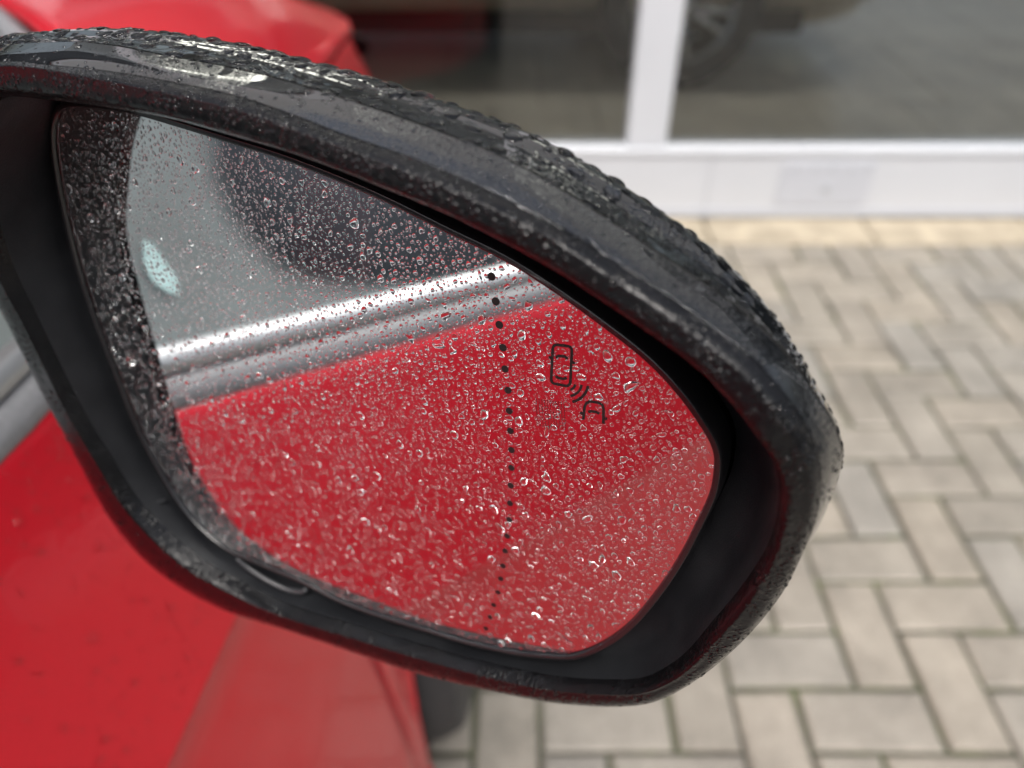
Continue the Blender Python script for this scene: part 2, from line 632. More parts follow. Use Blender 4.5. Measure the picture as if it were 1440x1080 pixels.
# moss and grass tufts in the joints: nobody could count the blades
tv = MB()
for _ in range(520):
    i = random.randint(-3, 30); j = random.randint(-10, 8)
    jx, jy = X0 + CELL * i, Y0 - CELL * j
    if jy > 1.75: continue
    horiz = random.random() < .5
    dens = 0.5 + 0.5 * math.sin(jx * 5.1 + 2) * math.sin(jy * 4.3 + 1)
    if random.random() > dens: continue
    for q in range(random.randint(4, 12)):
        bx = jx + (random.gauss(0, .018) if horiz else random.gauss(0, .0018))
        by = jy + (random.gauss(0, .0018) if horiz else random.gauss(0, .018))
        h = random.uniform(.004, .011); w = random.uniform(.0008, .0016); an = random.uniform(0, 6.28)
        dx, dy = math.cos(an) * w, math.sin(an) * w
        lx, ly = random.gauss(0, .004), random.gauss(0, .004)
        tv.add([(bx - dx, by - dy, -.009), (bx + dx, by + dy, -.009), (bx + lx, by + ly, -.009 + h)], [(0, 1, 2)])
mo = tv.build('moss_tufts', M_MOSS, None)
tag(mo, 'small green moss and grass tufts growing in the paving joints', 'moss', kind='stuff')

# ------------------------------------------------------------------ shop front
shop = empty('shop_front', (0.4, SHOP_Y, 0), 'white framed showroom window front behind the paving', 'shop front')
SX0, SX1 = -2.9, 4.1
p = MB().box(SX0, SX1, SHOP_Y, SHOP_Y + .10, .006, .205, .003).build('base_panel', M_WHITE, shop)
MB().box(SX0, SX1, SHOP_Y - .006, SHOP_Y + .09, .2055, .228, .004).build('sill', M_WHITE, shop)
MB().box(SX0, SX1, SHOP_Y - .004, SHOP_Y - .0005, .0065, .034, .001).build('kick_strip', M_WHITE2, shop)
for mx_ in (-2.9, -1.30, .341, 1.98, 3.98):
    MB().box(mx_, mx_ + .117, SHOP_Y + .004, SHOP_Y + .085, .2285, 2.7, .004).build('mullion', M_WHITE, shop)
MB().box(SX0, SX1, SHOP_Y + .004, SHOP_Y + .09, 2.7005, 2.82, .004).build('head_rail', M_WHITE, shop)
for a, b_ in ((-2.78, -1.303), (-1.18, .338), (.461, 1.977), (2.1, 3.977)):
    MB().box(a, b_, SHOP_Y + .040, SHOP_Y + .046, .2285, 2.7).build('glass_pane', M_SHOPGLASS, shop)
MB().box(SX0, SX1, SHOP_Y + .002, SHOP_Y + .3, 2.821, 4.2).build('upper_facade', M_FACADE, shop)
pl = MB().box(.815, 1.10, SHOP_Y - .0042, SHOP_Y - .0004, .046, .186, .0015).build('cover_plate', M_WHITE2, shop)
for kx in (.86, .915, .97, 1.03, 1.075):
    MB().lathe([(.0001, -.0062), (.007, -.0062), (.0085, -.0043)], (kx, SHOP_Y, .168), 'y', 16).build('screw', M_GREYDOT, pl, True)
MB().lathe([(.0001, -.0065), (.013, -.0065), (.015, -.0043)], (.965, SHOP_Y, .105), 'y', 20).build('keyhole_plug', M_GREYDOT, pl, True)
for kx in (.60, 1.68, 2.3):
    MB().box(kx, kx + .004, SHOP_Y - .0022, SHOP_Y - .0004, .036, .2).build('panel_joint', M_GREYDOT, shop)

# showroom behind the glass
room = MB().box(-3.2, 4.6, SHOP_Y + .11, 9.0, -.08, .024).build('showroom_floor', M_TJOINT)
tag(room, 'dark floor of the showroom behind the glass', kind='structure')
ty0 = SHOP_Y + .112
row = 0
y = ty0
while y < 6.2:
    x = -2.6 + (0.2 if row % 2 else 0)
    while x < 4.0:
        MB().box(x + .002, x + .418, y + .002, y + .838, .0245, .0300 + random.uniform(0, .0006), .001).build('floor_tile', M_TILE, room)
        x += .42
    y += .84; row += 1
wl_ = MB()
wl_.box(-3.3, -3.2, SHOP_Y + .11, 9, -.08, .25); wl_.box(-3.3, -3.2, SHOP_Y + .11, 9, 2.8, 3.0); wl_.box(4.6, 4.7, SHOP_Y + .11, 9, -.08, .25); wl_.box(4.6, 4.7, SHOP_Y + .11, 9, 2.8, 3.0)
wl_.box(-3.3, 4.7, 9, 9.1, -.08, .25); wl_.box(-3.3, 4.7, 9, 9.1, 2.8, 3.0)
tag(wl_.build('showroom_wall', M_ROOM), 'pale inner walls of the showroom', kind='structure')
tag(MB().box(-3.3, 4.7, SHOP_Y + .31, 9.1, 3.0, 3.1).build('showroom_ceiling', M_ROOM), 'pale showroom ceiling', kind='structure')


# building across the forecourt, behind the photographer: it darkens the low sky in every reflection
M_BRICK = simple('dark_brick', (0.11, 0.075, 0.06), 0.85, nscale=9, namp=0.3, bscale=60, bdist=0.004)
M_DARKROOF = simple('dark_roof', (0.05, 0.05, 0.055), 0.7, nscale=5)
bb_ = empty('brick_building', (0, -14, 0), 'long dark brick building across the forecourt, seen only in reflections', 'building')
MB().box(-16, 18, -18, -14, -.08, 5.2).build('wall', M_BRICK, bb_)
MB().box(-16.4, 18.4, -18.4, -13.6, 5.201, 5.6, .05).build('roof', M_DARKROOF, bb_)
for k in range(9):
    f_ = MB().box(-14 + 3.5 * k, -12.2 + 3.5 * k, -13.99, -13.94, 1.0, 2.6, .01).build('window', M_WHITE, bb_)
    MB().box(-13.9 + 3.5 * k, -12.3 + 3.5 * k, -13.938, -13.93, 1.1, 2.5).build('pane', M_INT, f_)

# lit ceiling lamps of the showroom (their glints show on the car and frame behind the glass)
m, n, l, b, o = new_mat('lamp_glow')
b.inputs['Emission Color'].default_value = (1.0, 0.95, 0.86, 1)
b.inputs['Emission Strength'].default_value = 9.0
M_LAMP = m
for lx, ly, lab in ((-1.2, 3.3, 'lit ceiling lamp of the showroom left of the white mullion'), (1.6, 3.3, 'lit ceiling lamp of the showroom right of the white mullion')):
    lp = empty('ceiling_lamp', (lx, ly, 2.9), lab, 'lamp')
    MB().box(lx - .75, lx + .75, ly - .17, ly + .17, 2.93, 2.998, .01).build('housing', M_WHITE, lp)
    MB().box(lx - .70, lx + .70, ly - .13, ly + .13, 2.915, 2.928).build('diffuser', M_LAMP, lp)

# ------------------------------------------------------------------ wheels
def make_wheel(parent, c, r, w, side, axis='x'):
    """side: +1 when the outer face points along +axis"""
    s = side
    prof = [(r * .66, -s * w * .45), (r * .84, -s * w * .5), (r * .955, -s * w * .45), (r, -s * w * .33), (r, s * w * .33), (r * .955, s * w * .45), (r * .84, s * w * .5), (r * .70, s * w * .46), (r * .66, s * w * .40)]
    ty = MB().lathe(prof, c, axis, 56)
    wh = ty.build('wheel', M_TYRE, parent, sharp=40)
    rim = MB().lathe([(r * .69, s * w * .42), (r * .66, s * w * .45), (r * .63, s * w * .40), (r * .60, s * w * .1), (r * .60, -s * w * .4)], c, axis, 56)
    rim.build('rim', M_ALLOY, wh, sharp=40)
    sp = MB()
    for k in range(10):
        t = 2 * math.pi * k / 10 + (0.12 if k % 2 else -0.12)
        pts = []
        for q, off in ((.10, .30), (.4, .36), (.62, .40)):
            rr = r * q
            u, v_ = rr * math.cos(t), rr * math.sin(t)
            a = s * w * off
            pts.append((c[0] + a, c[1] + u, c[2] + v_) if axis == 'x' else (c[0] + u, c[1] + a, c[2] + v_))
        sp.tube(pts, [r * .055, r * .042, r * .05], 8)
    sp.build('spokes', M_ALLOY, wh, True)
    MB().lathe([(.001, s * w * .42), (r * .13, s * w * .40), (r * .17, s * w * .30), (r * .17, 0)], c, axis, 32).build('hub_cap', M_ALLOY, wh, True)
    MB().lathe([(.001, s * w * .0), (r * .45, s * w * .0), (r * .45, -s * w * .1)], c, axis, 40).build('brake_disc', M_INT, wh, True)
    return wh


# ------------------------------------------------------------------ showroom car (bronze, side on, only its lower flank can be seen)
sc_ = empty('showroom_car', (-.5, 4.1, .03), 'dark bronze car standing side-on inside the showroom behind the glass', 'car')
wy = 3.34
wheel_x = (-1.85, .68)
prof_side = [(.30, .22), (.26, .30), (.10, .33), (.02, .45), (.0, .62), (.03, .78), (.05, .92), (.10, 1.0), (.22, 1.22), (.36, 1.42), (.55, 1.47), (.9, 1.48)]
xs = np.linspace(-2.75, 1.6, 110)


def bronze(y_side, flip, nm):
    V = []
    for (ins, z) in prof_side:
        for x_ in xs:
            e = min(1, max(0, (x_ + 2.75) / .5)); e2 = min(1, max(0, (1.6 - x_) / .45))
            tp = (1 - e) ** 2 * .28 + (1 - e2) ** 2 * .26
            zz = z
            if z > .95:
                lim = 1 - min(1, max(0, abs(x_ + .55) - 1.05) / .95)
                zz = .92 + (z - .92) * max(0, lim) ** .8
            y_ = y_side + flip * (ins + tp)
            for cxw in wheel_x:
                d_ = math.hypot(x_ - cxw, zz - .36)
                if d_ < .375 and z < .80:
                    ang = math.atan2(zz - .36, x_ - cxw)
                    if zz > .24:
                        x2, z2 = cxw + .375 * math.cos(ang), .36 + .375 * math.sin(ang)
                        zz = z2 if z2 > zz else zz
            V.append((x_, y_, zz))
    return V


Va = bronze(wy - .10, 1, 'n')
Vb = bronze(wy + 1.68, -1, 'f')
nr, nc = len(prof_side), len(xs)
bm_ = MB()
fa = []
for i in range(nr - 1):
    for j in range(nc - 1):
        q = (i * nc + j, i * nc + j + 1, (i + 1) * nc + j + 1, (i + 1) * nc + j)
        fa.append(q)
low = [q for q in fa if q[0] // nc < 7 or q[0] // nc >= 9]
win = [q for q in fa if 7 <= q[0] // nc < 9]
bm_.add(Va, low); bm_.add(Vb, [q[::-1] for q in low])
ends = MB()
for jc in (0, nc - 1):
    for i in range(nr - 1):
        ends.add([Va[i * nc + jc], Va[(i + 1) * nc + jc], Vb[(i + 1) * nc + jc], Vb[i * nc + jc]], [(0, 1, 2, 3)])
bm_.add(ends.v, ends.f)
bm_.build('body', M_BRONZE, sc_, sharp=50)
gm = MB(); gm.add(Va, win); gm.add(Vb, win)
gm.build('side_glass', M_CARGLASS, sc_, sharp=50)
MB().box(-2.4, 1.25, wy + .15, wy + 1.45, .20, .30).build('underbody', M_INT, sc_)
for cxw in wheel_x:
    make_wheel(sc_, (cxw, wy + .02, .36), .33, .22, -1, 'y')
    make_wheel(sc_, (cxw, wy + 1.56, .36), .33, .22, 1, 'y')

# ------------------------------------------------------------------ red car
car = empty('red_car', (-.99, 0, 0), 'wet red hatchback with black door mirror parked facing the shop front', 'car')
LB = np.array([-0.201, 0.226, 0.905])      # a point on the belt line (top edge of the red door)
DB = np.array([math.sin(math.radians(4)), math.cos(math.radians(4)), -math.tan(math.radians(6))])
CX = -.99


def A_line(y):
    if y <= .226:
        s = (y - .226) / DB[1]
        p = LB + DB * s
        if y < -1.2:
            k = (-1.2 - y)
            p = p + np.array([-.05 * k * k, 0, -.02 * k])
        return p
    ys = [.226, .45, .8, 1.05, 1.2, 1.32, 1.40, 1.46, 1.50, 1.52]
    xs_ = [-.201, -.197, -.200, -.215, -.245, -.30, -.38, -.52, -.75, -.99]
    zs_ = [.905, .884, .862, .835, .80, .765, .745, .73, .725, .725]
    return np.array([np.interp(y, ys, xs_), y, np.interp(y, ys, zs_)])


def perim():
    st = sorted(list(np.arange(-2.45, 1.2, .02)) + [.3445, .3480, -.6590, -.6550, -1.4590, -1.4550])
    pts = [A_line(y) for y in st]
    key = [A_line(y) for y in (1.2, 1.32, 1.40, 1.46, 1.50, 1.52)]
    pts += list(cr_interp(np.array(key), 8, closed=False))
    return np.array(pts)


PA = perim()
T = np.gradient(PA, axis=0); T[:, 2] = 0
T /= np.linalg.norm(T, axis=1)[:, None]
OUT = np.stack([T[:, 1], -T[:, 0], 0 * T[:, 0]], 1)     # outward (to +x on the flank, to +y at the nose)
# rows: (out, z) relative to the A line for the first ones, absolute height lower down
rows = []
for k, p in enumerate(PA):
    dz = p[2] - .905
    prof = [(0, p[2]), (.004, p[2] - .006), (.015, p[2] - .035), (.034, p[2] - .085), (.050, p[2] - .128), (.0535, p[2] - .137), (.0515, p[2] - .143), (.056, p[2] - .165), (.075, .62 + dz * .5), (.090, .48), (.101, .36), (.104, .27), (.098, .205), (.085, .19), (-.10, .175)]
    a = np.array(prof)
    rows.append([p + OUT[k] * q[0] + np.array([0, 0, q[1] - p[2]]) for q in a])
ROW = np.array(rows)            # (stations, rows, 3)
# refine rows
nst = ROW.shape[0]
fine = []
for k in range(nst):
    top = cr_interp(ROW[k, :5], 4, closed=False)
    mid = ROW[k, 5:8]
    low_ = cr_interp(ROW[k, 8:], 4, closed=False)
    fine.append(np.vstack([top, mid, cr_interp(np.array([ROW[k, 7], ROW[k, 8]]), 5, closed=False)[1:-1], low_]))
FINE = np.array(fine)
nrow = FINE.shape[1]
WC = [(.72, .31), (-1.75, .31)]
AR = .345
inside = np.zeros(FINE.shape[:2], bool)
for (yc, zc) in WC:
    for k in range(nst):
        for r_ in range(nrow):
            p = FINE[k, r_]
            d_ = math.hypot(p[1] - yc, p[2] - zc)
            if d_ < AR and PA[k, 1] < 1.3:
                inside[k, r_] = True
                # pull to the arch edge
                if d_ > AR - .05 and p[2] > .19:
                    inside[k, r_] = False
                    u = (np.array([p[1] - yc, p[2] - zc])) / d_ * AR
                    FINE[k, r_, 1], FINE[k, r_, 2] = yc + u[0], zc + u[1]


def panel(name, ya, yb, mat, parent, r0=0, r1=None, mirror=False, front=False):
    r1 = nrow - 1 if r1 is None else r1
    idx = [k for k in range(nst) if PA[k, 1] >= ya and (PA[k, 1] <= yb)]
    V, F = [], []
    n_ = r1 - r0 + 1
    for k in idx:
        for r_ in range(r0, r1 + 1):
            p = FINE[k, r_].copy()
            if mirror: p[0] = 2 * CX - p[0]
            V.append(p)
    for a in range(len(idx) - 1):
        for b_ in range(n_ - 1):
            k, k2, r_ = idx[a], idx[a + 1], r0 + b_
            if inside[k, r_] or inside[k2, r_] or inside[k, r_ + 1] or inside[k2, r_ + 1]: continue
            q = (a * n_ + b_, (a + 1) * n_ + b_, (a + 1) * n_ + b_ + 1, a * n_ + b_ + 1)
            F.append(q[::-1] if mirror else q)
    o = mesh_obj(name, V, F, mat, parent, True, sharp=38)
    sm = o.modifiers.new('thickness', 'SOLIDIFY'); sm.thickness = .006; sm.offset = 1 if not mirror else 1
    return o


parts = {}
for mir in (False, True):
    parts['front_door', mir] = panel('front_door', -.6555, .345, M_RED, car, mirror=mir)
    parts['rear_door', mir] = panel('rear_door', -1.4555, -.6585, M_RED, car, mirror=mir)
    panel('front_fender', .3475, 1.235, M_RED, car, mirror=mir)
    panel('rear_fender', -2.5, -1.4585, M_RED, car, mirror=mir)
    panel('front_bumper', 1.238, 1.6, M_RED, car, r0=8, mirror=mir)
# dark shell behind the panel gaps, wheel wells
shell = MB()
for k0, k1 in ((-.7, -.62), (-1.5, -1.42), (.31, .39)):
    for mir in (False, True):
        idx = [k for k in range(nst) if k0 <= PA[k, 1] <= k1]
        V = []
        for k in idx:
            for r_ in range(nrow - 1):
                p = FINE[k, r_] - OUT[k] * .012
                if mir: p = np.array([2 * CX - p[0], p[1], p[2]])
                V.append(p)
        F = []
        for a in range(len(idx) - 1):
            for b_ in range(nrow - 2):
                if inside[idx[a], b_] or inside[idx[a + 1], b_] or inside[idx[a], b_ + 1] or inside[idx[a + 1], b_ + 1]: continue
                F.append((a * (nrow - 1) + b_, (a + 1) * (nrow - 1) + b_, (a + 1) * (nrow - 1) + b_ + 1, a * (nrow - 1) + b_ + 1))
        shell.add(V, F)
for (yc, zc) in WC:
    for s, xc in ((1, -.105), (-1, 2 * CX + .105)):
        shell.lathe([(AR, 0), (AR, -s * .30), (.05, -s * .30)], (xc - s * .01, yc, zc), 'x', 40)
shell.box(-1.70, -.28, -2.2, 1.35, .17, .22)
shell.build('inner_shell', M_INT, car, True)
for (yc, zc), xo in zip(WC, (-.155, -.27)):
    make_wheel(car, (xo, yc, zc), .31, .205, 1)
    make_wheel(car, (2 * CX - xo, yc, zc), .31, .205, -1)

# belt mouldings
def strip(name, mat, prof, ya, yb, mir):
    ys = np.arange(ya, yb + .001, .03)
    V = []
    for y_ in ys:
        p = A_line(y_)
        for (o_, z_) in prof:
            q = p + np.array([o_, 0, z_])
            if mir: q[0] = 2 * CX - q[0]
            V.append(q)
    n_ = len(prof)
    F = [(a * n_ + b_, (a + 1) * n_ + b_, (a + 1) * n_ + b_ + 1, a * n_ + b_ + 1) for a in range(len(ys) - 1) for b_ in range(n_ - 1)]
    F += [tuple(range(n_)), tuple((len(ys) - 1) * n_ + k for k in range(n_))[::-1]]
    return mesh_obj(name, V, [f_[::-1] for f_ in F] if mir else F, mat, car, True, sharp=50)


def arc(pts, per=4):
    return [tuple(q) for q in cr_interp(np.array(pts), per, closed=False)]


RUB = [(-.012, -.003), (.0005, -.001)] + arc([(.0015, .001), (.0005, .006), (-.004, .0115), (-.009, .0132)]) + [(-.016, .0132)]
CHR = [(-.016, .0134), (-.0085, .0136)] + arc([(-.0070, .0145), (-.0065, .019), (-.009, .0235), (-.012, .0252)]) + [(-.018, .0252)]
for mir in (False, True):
    strip('window_seal', M_RUBBER, RUB, -1.45, .36, mir)
    strip('chrome_strip', M_CHROME, CHR, -1.45, .36, mir)

# glasshouse
GH = dict(top_in=.20, h=.40)


def pane_pt(y_, s):       # s 0..1 up the side glass
    p = A_line(y_)
    return np.array([p[0] - .015 - s * .17 - .03 * s * s, y_, p[2] + .022 + s * (.43 - .08 * max(0, -y_ - .9))])


def y_front(s):           # front edge of the side glass, runs up the A pillar
    return .335 - .56 * s ** .9


# dark reflection painted as a gap in the window film, a shape on the pane
MN = np.array([math.sin(math.radians(-25.2)) * math.cos(math.radians(9.64)), -math.cos(math.radians(-25.2)) * math.cos(math.radians(9.64)), math.sin(math.radians(9.64))])
MP = CAMP + .19 * ray(560, 540)


def on_plane(px, py, h=0.0):
    dd = ray(px, py)
    t_ = np.dot(MP + h * MN - CAMP, MN) / np.dot(dd, MN)
    return CAMP + t_ * dd


def in_mirror(px, py, X=-.245):
    P = on_plane(px, py); dd = P - CAMP
    r_ = dd - 2 * np.dot(dd, MN) * MN
    t_ = (X - P[0]) / r_[0]
    return P + t_ * r_


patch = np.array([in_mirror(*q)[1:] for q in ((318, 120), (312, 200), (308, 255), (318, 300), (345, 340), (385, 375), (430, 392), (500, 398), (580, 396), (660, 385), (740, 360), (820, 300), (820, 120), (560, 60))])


def sdf_poly(P, poly):
    d2 = 1e9; ins = False
    n_ = len(poly)
    for i in range(n_):
        a, b_ = poly[i], poly[(i + 1) % n_]
        e = b_ - a; w = P - a
        t_ = np.clip(w @ e / (e @ e), 0, 1)
        d2 = min(d2, float(((w - e * t_) ** 2).sum()))
        if (a[1] > P[1]) != (b_[1] > P[1]) and P[0] < (b_[0] - a[0]) * (P[1] - a[1]) / (b_[1] - a[1]) + a[0]: ins = not ins
    return (-1 if ins else 1) * math.sqrt(d2)


def window(name, yb0, mir, film):
    # front window: y from yb0 to A-pillar edge
    ns, ny = 60, 110
    V, A = [], []
    for i in range(ns + 1):
        s = (i / ns) ** 1.5
        y1 = y_front(s)
        for j in range(ny + 1):
            u = 1 - (1 - j / ny) ** 1.6
            y_ = yb0 + (y1 - yb0) * u
            p = pane_pt(y_, s)
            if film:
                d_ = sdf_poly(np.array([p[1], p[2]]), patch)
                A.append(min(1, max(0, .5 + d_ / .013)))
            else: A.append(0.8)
            if mir: p[0] = 2 * CX - p[0]
            V.append(p)
    F = grid_faces(ns + 1, ny + 1, closed=False, flip=mir)
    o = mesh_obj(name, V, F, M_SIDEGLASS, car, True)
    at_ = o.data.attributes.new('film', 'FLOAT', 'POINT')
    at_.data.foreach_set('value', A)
    return o


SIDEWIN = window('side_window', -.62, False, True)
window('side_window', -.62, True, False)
for mir in (False, True):
    V = []
    for s in np.linspace(0, 1, 8):
        for y_ in np.linspace(-1.40 + .12 * s, -.70, 10):
            p = pane_pt(y_, s)
            if mir: p[0] = 2 * CX - p[0]
            V.append(p)
    mesh_obj('rear_side_window', V, grid_faces(8, 10, closed=False), M_CARGLASS, car)
    # pillars
    pm = MB()
    V = []
    for s in np.linspace(0, 1, 12):
        for (dy, o_) in ((-.006, .004), (.02, .010), (.055, .0), (.07, -.02), (.055, -.05), (.0, -.045)):
            p = pane_pt(y_front(s), s) + np.array([o_, dy, 0])
            if mir: p[0] = 2 * CX - p[0]
            V.append(p)
    pm.add(V, grid_faces(12, 6, closed=True, flip=mir)); pm.build('windscreen_pillar', M_RED, car, sharp=60)
    V = []
    for s in np.linspace(0, 1, 8):
        for (dy, o_) in ((-.70, .003), (-.62, .003), (-.62, -.04), (-.70, -.04)):
            p = pane_pt(dy, s) + np.array([o_, 0, 0])
            if mir: p[0] = 2 * CX - p[0]
            V.append(p)
    mesh_obj('door_pillar', V, grid_faces(8, 4, closed=True), M_INT, car, False)
    V = []
    for s in np.linspace(0, 1, 8):
        for (dy, o_) in ((-2.25 + .35 * s, -.06), (-1.85 + .2 * s, -.01), (-1.38 + .12 * s, .004), (-1.38 + .12 * s, -.05)):
            p = pane_pt(max(dy, -2.4), s) + np.array([o_, 0, 0])
            if mir: p[0] = 2 * CX - p[0]
            V.append(p)
    mesh_obj('rear_pillar', V, grid_faces(8, 4, closed=False), M_RED, car, False)
# roof
V = []
ys = np.linspace(-2.0, y_front(1) + .07, 26)
for y_ in ys:
    e = pane_pt(y_, 1.0)
    for u in np.linspace(0, 1, 17):
        x_ = e[0] + (2 * CX - 2 * e[0]) * u
        z_ = e[2] + .055 * math.sin(math.pi * u) ** .6
        V.append((x_, y_, z_))
mesh_obj('roof', V, grid_faces(26, 17, closed=False), M_RED, car)
# tail gate
V = []
eb = pane_pt(-2.0, 1.0)
for (y_, z_, hw) in ((-2.0, eb[2], abs(eb[0] - CX)), (-2.2, 1.18, .62), (-2.36, .98, .70), (-2.45, .75, .74), (-2.47, .45, .76), (-2.45, .2, .74)):
    for u in np.linspace(-1, 1, 13):
        V.append((CX + u * hw, y_ - .08 * (1 - u * u), z_ + (.05 * (1 - abs(u) ** 3) if z_ > 1.2 else 0)))
mesh_obj('tailgate', V, grid_faces(6, 13, closed=False), M_RED, car, sharp=50)

# bonnet, scuttle and windscreen
Wc = cr_interp(np.array([(-.218, .400, .901), (-.31, .56, .915), (-.43, .72, .925), (-.56, .86, .93), (-.75, .97, .94), (-.99, 1.0, .945)]), 6, closed=False)
Fc = cr_interp(np.array([(-.232, 1.16, .818), (-.262, 1.27, .800), (-.34, 1.38, .795), (-.50, 1.45, .80), (-.75, 1.49, .805), (-.99, 1.50, .81)]), 6, closed=False)
NV = 24
V = []
for v_ in range(NV + 1):
    t_ = v_ / NV
    for u in range(len(Wc)):
        uu = u / (len(Wc) - 1)
        p = Wc[u] * (1 - t_) + Fc[u] * t_
        if uu < .5:     # outer edge follows the fender line
            ya = .40 + (1.16 - .40) * t_
            edge = A_line(ya) + np.array([-.002, 0, .003])
            w_ = (1 - uu / .5) ** 2
            p = p * (1 - w_) + (edge if u == 0 else p * .35 + edge * .65 + np.array([-(uu) * .6, 0, 0]) * .65) * w_ if u == 0 else p
        crown = .030 * math.sin(math.pi * min(1, t_ * 1.0)) * (1 if uu > .15 else uu / .15) + .012 * math.exp(-((uu - .35) / .12) ** 2)
        p = p + np.array([0, 0, crown * (1 - t_ ** 6)])
        V.append(p)
nW = len(Wc)
VB = V + [np.array([2 * CX - q[0], q[1], q[2]]) for q in V]
F = grid_faces(NV + 1, nW, closed=False) + grid_faces(NV + 1, nW, closed=False, flip=True, base=len(V))
bon = mesh_obj('bonnet', VB, F, M_RED, car, sharp=50)
sm = bon.modifiers.new('thickness', 'SOLIDIFY'); sm.thickness = .008; sm.offset = -1
# nose between bonnet edge and bumper
for mir in (False, True):
    idx = [k for k in range(nst) if PA[k, 1] >= 1.236]
    cu = np.linspace(0, len(Fc) - 1, len(idx))
    V = []
    for a, k in enumerate(idx):
        f0 = Fc[int(round(cu[a]))]
        e = FINE[k, 8]
        for t_ in (0, .25, .5, .75, 1):
            p = f0 * (1 - t_) + e * t_ + OUT[k] * .025 * math.sin(math.pi * t_) - np.array([0, 0, .004])
            if mir: p = np.array([2 * CX - p[0], p[1], p[2]])
            V.append(p)
    nl = len(idx)
    cut = int(nl * .42)
    Fh = [q for q in grid_faces(nl, 5, closed=False, flip=not mir) if min(q) // 5 < cut]
    Fg = [q for q in grid_faces(nl, 5, closed=False, flip=not mir) if min(q) // 5 >= cut]
    mesh_obj('headlight', V[:(cut + 1) * 5], Fh, M_LENS, car)
    mesh_obj('grille', V[cut * 5:], [tuple(i_ - cut * 5 for i_ in q) for q in Fg], M_INT, car)
# scuttle + windscreen
V, F = [], []
for k, p in enumerate(Wc):
    uu = k / (len(Wc) - 1)
    topx = -.43 - uu * (.99 - .43)
    top_y = y_front(1) + .02 + .10 * math.sin(uu * math.pi / 2)
    top = np.array([topx, top_y, 1.345 + .05 * math.sin(uu * math.pi / 2)])
    b0 = p + np.array([-.010, -.012, -.004])
    for t_ in np.linspace(0, 1, 9):
        V.append(b0 * (1 - t_) + top * t_ + np.array([0, .05 * math.sin(math.pi * t_), .03 * math.sin(math.pi * t_)]))
n1 = len(V)
V += [np.array([2 * CX - q[0], q[1], q[2]]) for q in V]
mesh_obj('windscreen', V, grid_faces(len(Wc), 9, closed=False) + grid_faces(len(Wc), 9, closed=False, base=n1), M_CARGLASS, car)
sc2 = MB().tube([p + np.array([-.006, -.008, .000]) for p in Wc], .010, 8)
sc2.tube([(2 * CX - p[0] + .006, p[1] - .008, p[2]) for p in Wc], .010, 8)
sc2.build('scuttle_seal', M_RUBBER, car, True)

# interior
MB().box(-1.72, -.26, .12, .48, .55, .86, .05).build('dashboard', M_INT, car, sharp=40)
for sx in (-.62, -1.36):
    s_ = MB().box(sx - .25, sx + .25, -.75, -.25, .32, .52, .06).build('front_seat', M_INT, car, sharp=40)
    MB().box(sx - .24, sx + .24, -.95, -.78, .45, 1.02, .06).build('backrest', M_INT, s_, sharp=40)
    MB().box(sx - .12, sx + .12, -.97, -.86, 1.05, 1.24, .04).build('headrest', M_INT, s_, sharp=40)
MB().box(-1.7, -.3, -1.9, -1.5, .3, .95, .05).build('rear_bench', M_INT, car, sharp=40)
MB().box(-.31, -.225, -.62, .33, .25, .885, .01).build('door_trim', M_INT, car)
MB().box(-1.755, -1.67, -.62, .33, .25, .885, .01).build('door_trim', M_INT, car)
MB().tube([(-.62 + .18 * math.cos(a), .02 + .07 * math.sin(a), .86 + .17 * math.sin(a)) for a in np.linspace(0, 2 * math.pi, 33)[:-1]], .013, 8, closed=True).build('steering_wheel', M_INT, car, True)
# pale teal glint painted as a flat piece on the side window, seen in the mirror
c0 = [in_mirror(*q, X=-.237) for q in ((203, 337), (214, 345), (232, 372), (247, 392), (250, 412), (238, 410), (218, 395), (204, 375))]
def on_pane(px, py):
    X = -.245
    for _ in range(6):
        p = in_mirror(px, py, X)
        a_ = A_line(p[1]); s__ = max(0, (p[2] - a_[2] - .022) / .43)
        X = a_[0] - .015 - .17 * s__ - .03 * s__ * s__ + .0012
    return in_mirror(px, py, X)


c0 = [on_pane(*q) for q in ((201, 337), (214, 343), (234, 370), (249, 392), (253, 416), (238, 412), (216, 397), (203, 375))]
mesh_obj('window_glint', [c + np.array([0, 0, 0]) for c in c0] + [c + np.array([-.0006, 0, 0]) for c in c0], [tuple(range(8))[::-1], tuple(range(8, 16))] + [(i, (i + 1) % 8, 8 + (i + 1) % 8, 8 + i) for i in range(8)], M_TEAL, car, False)

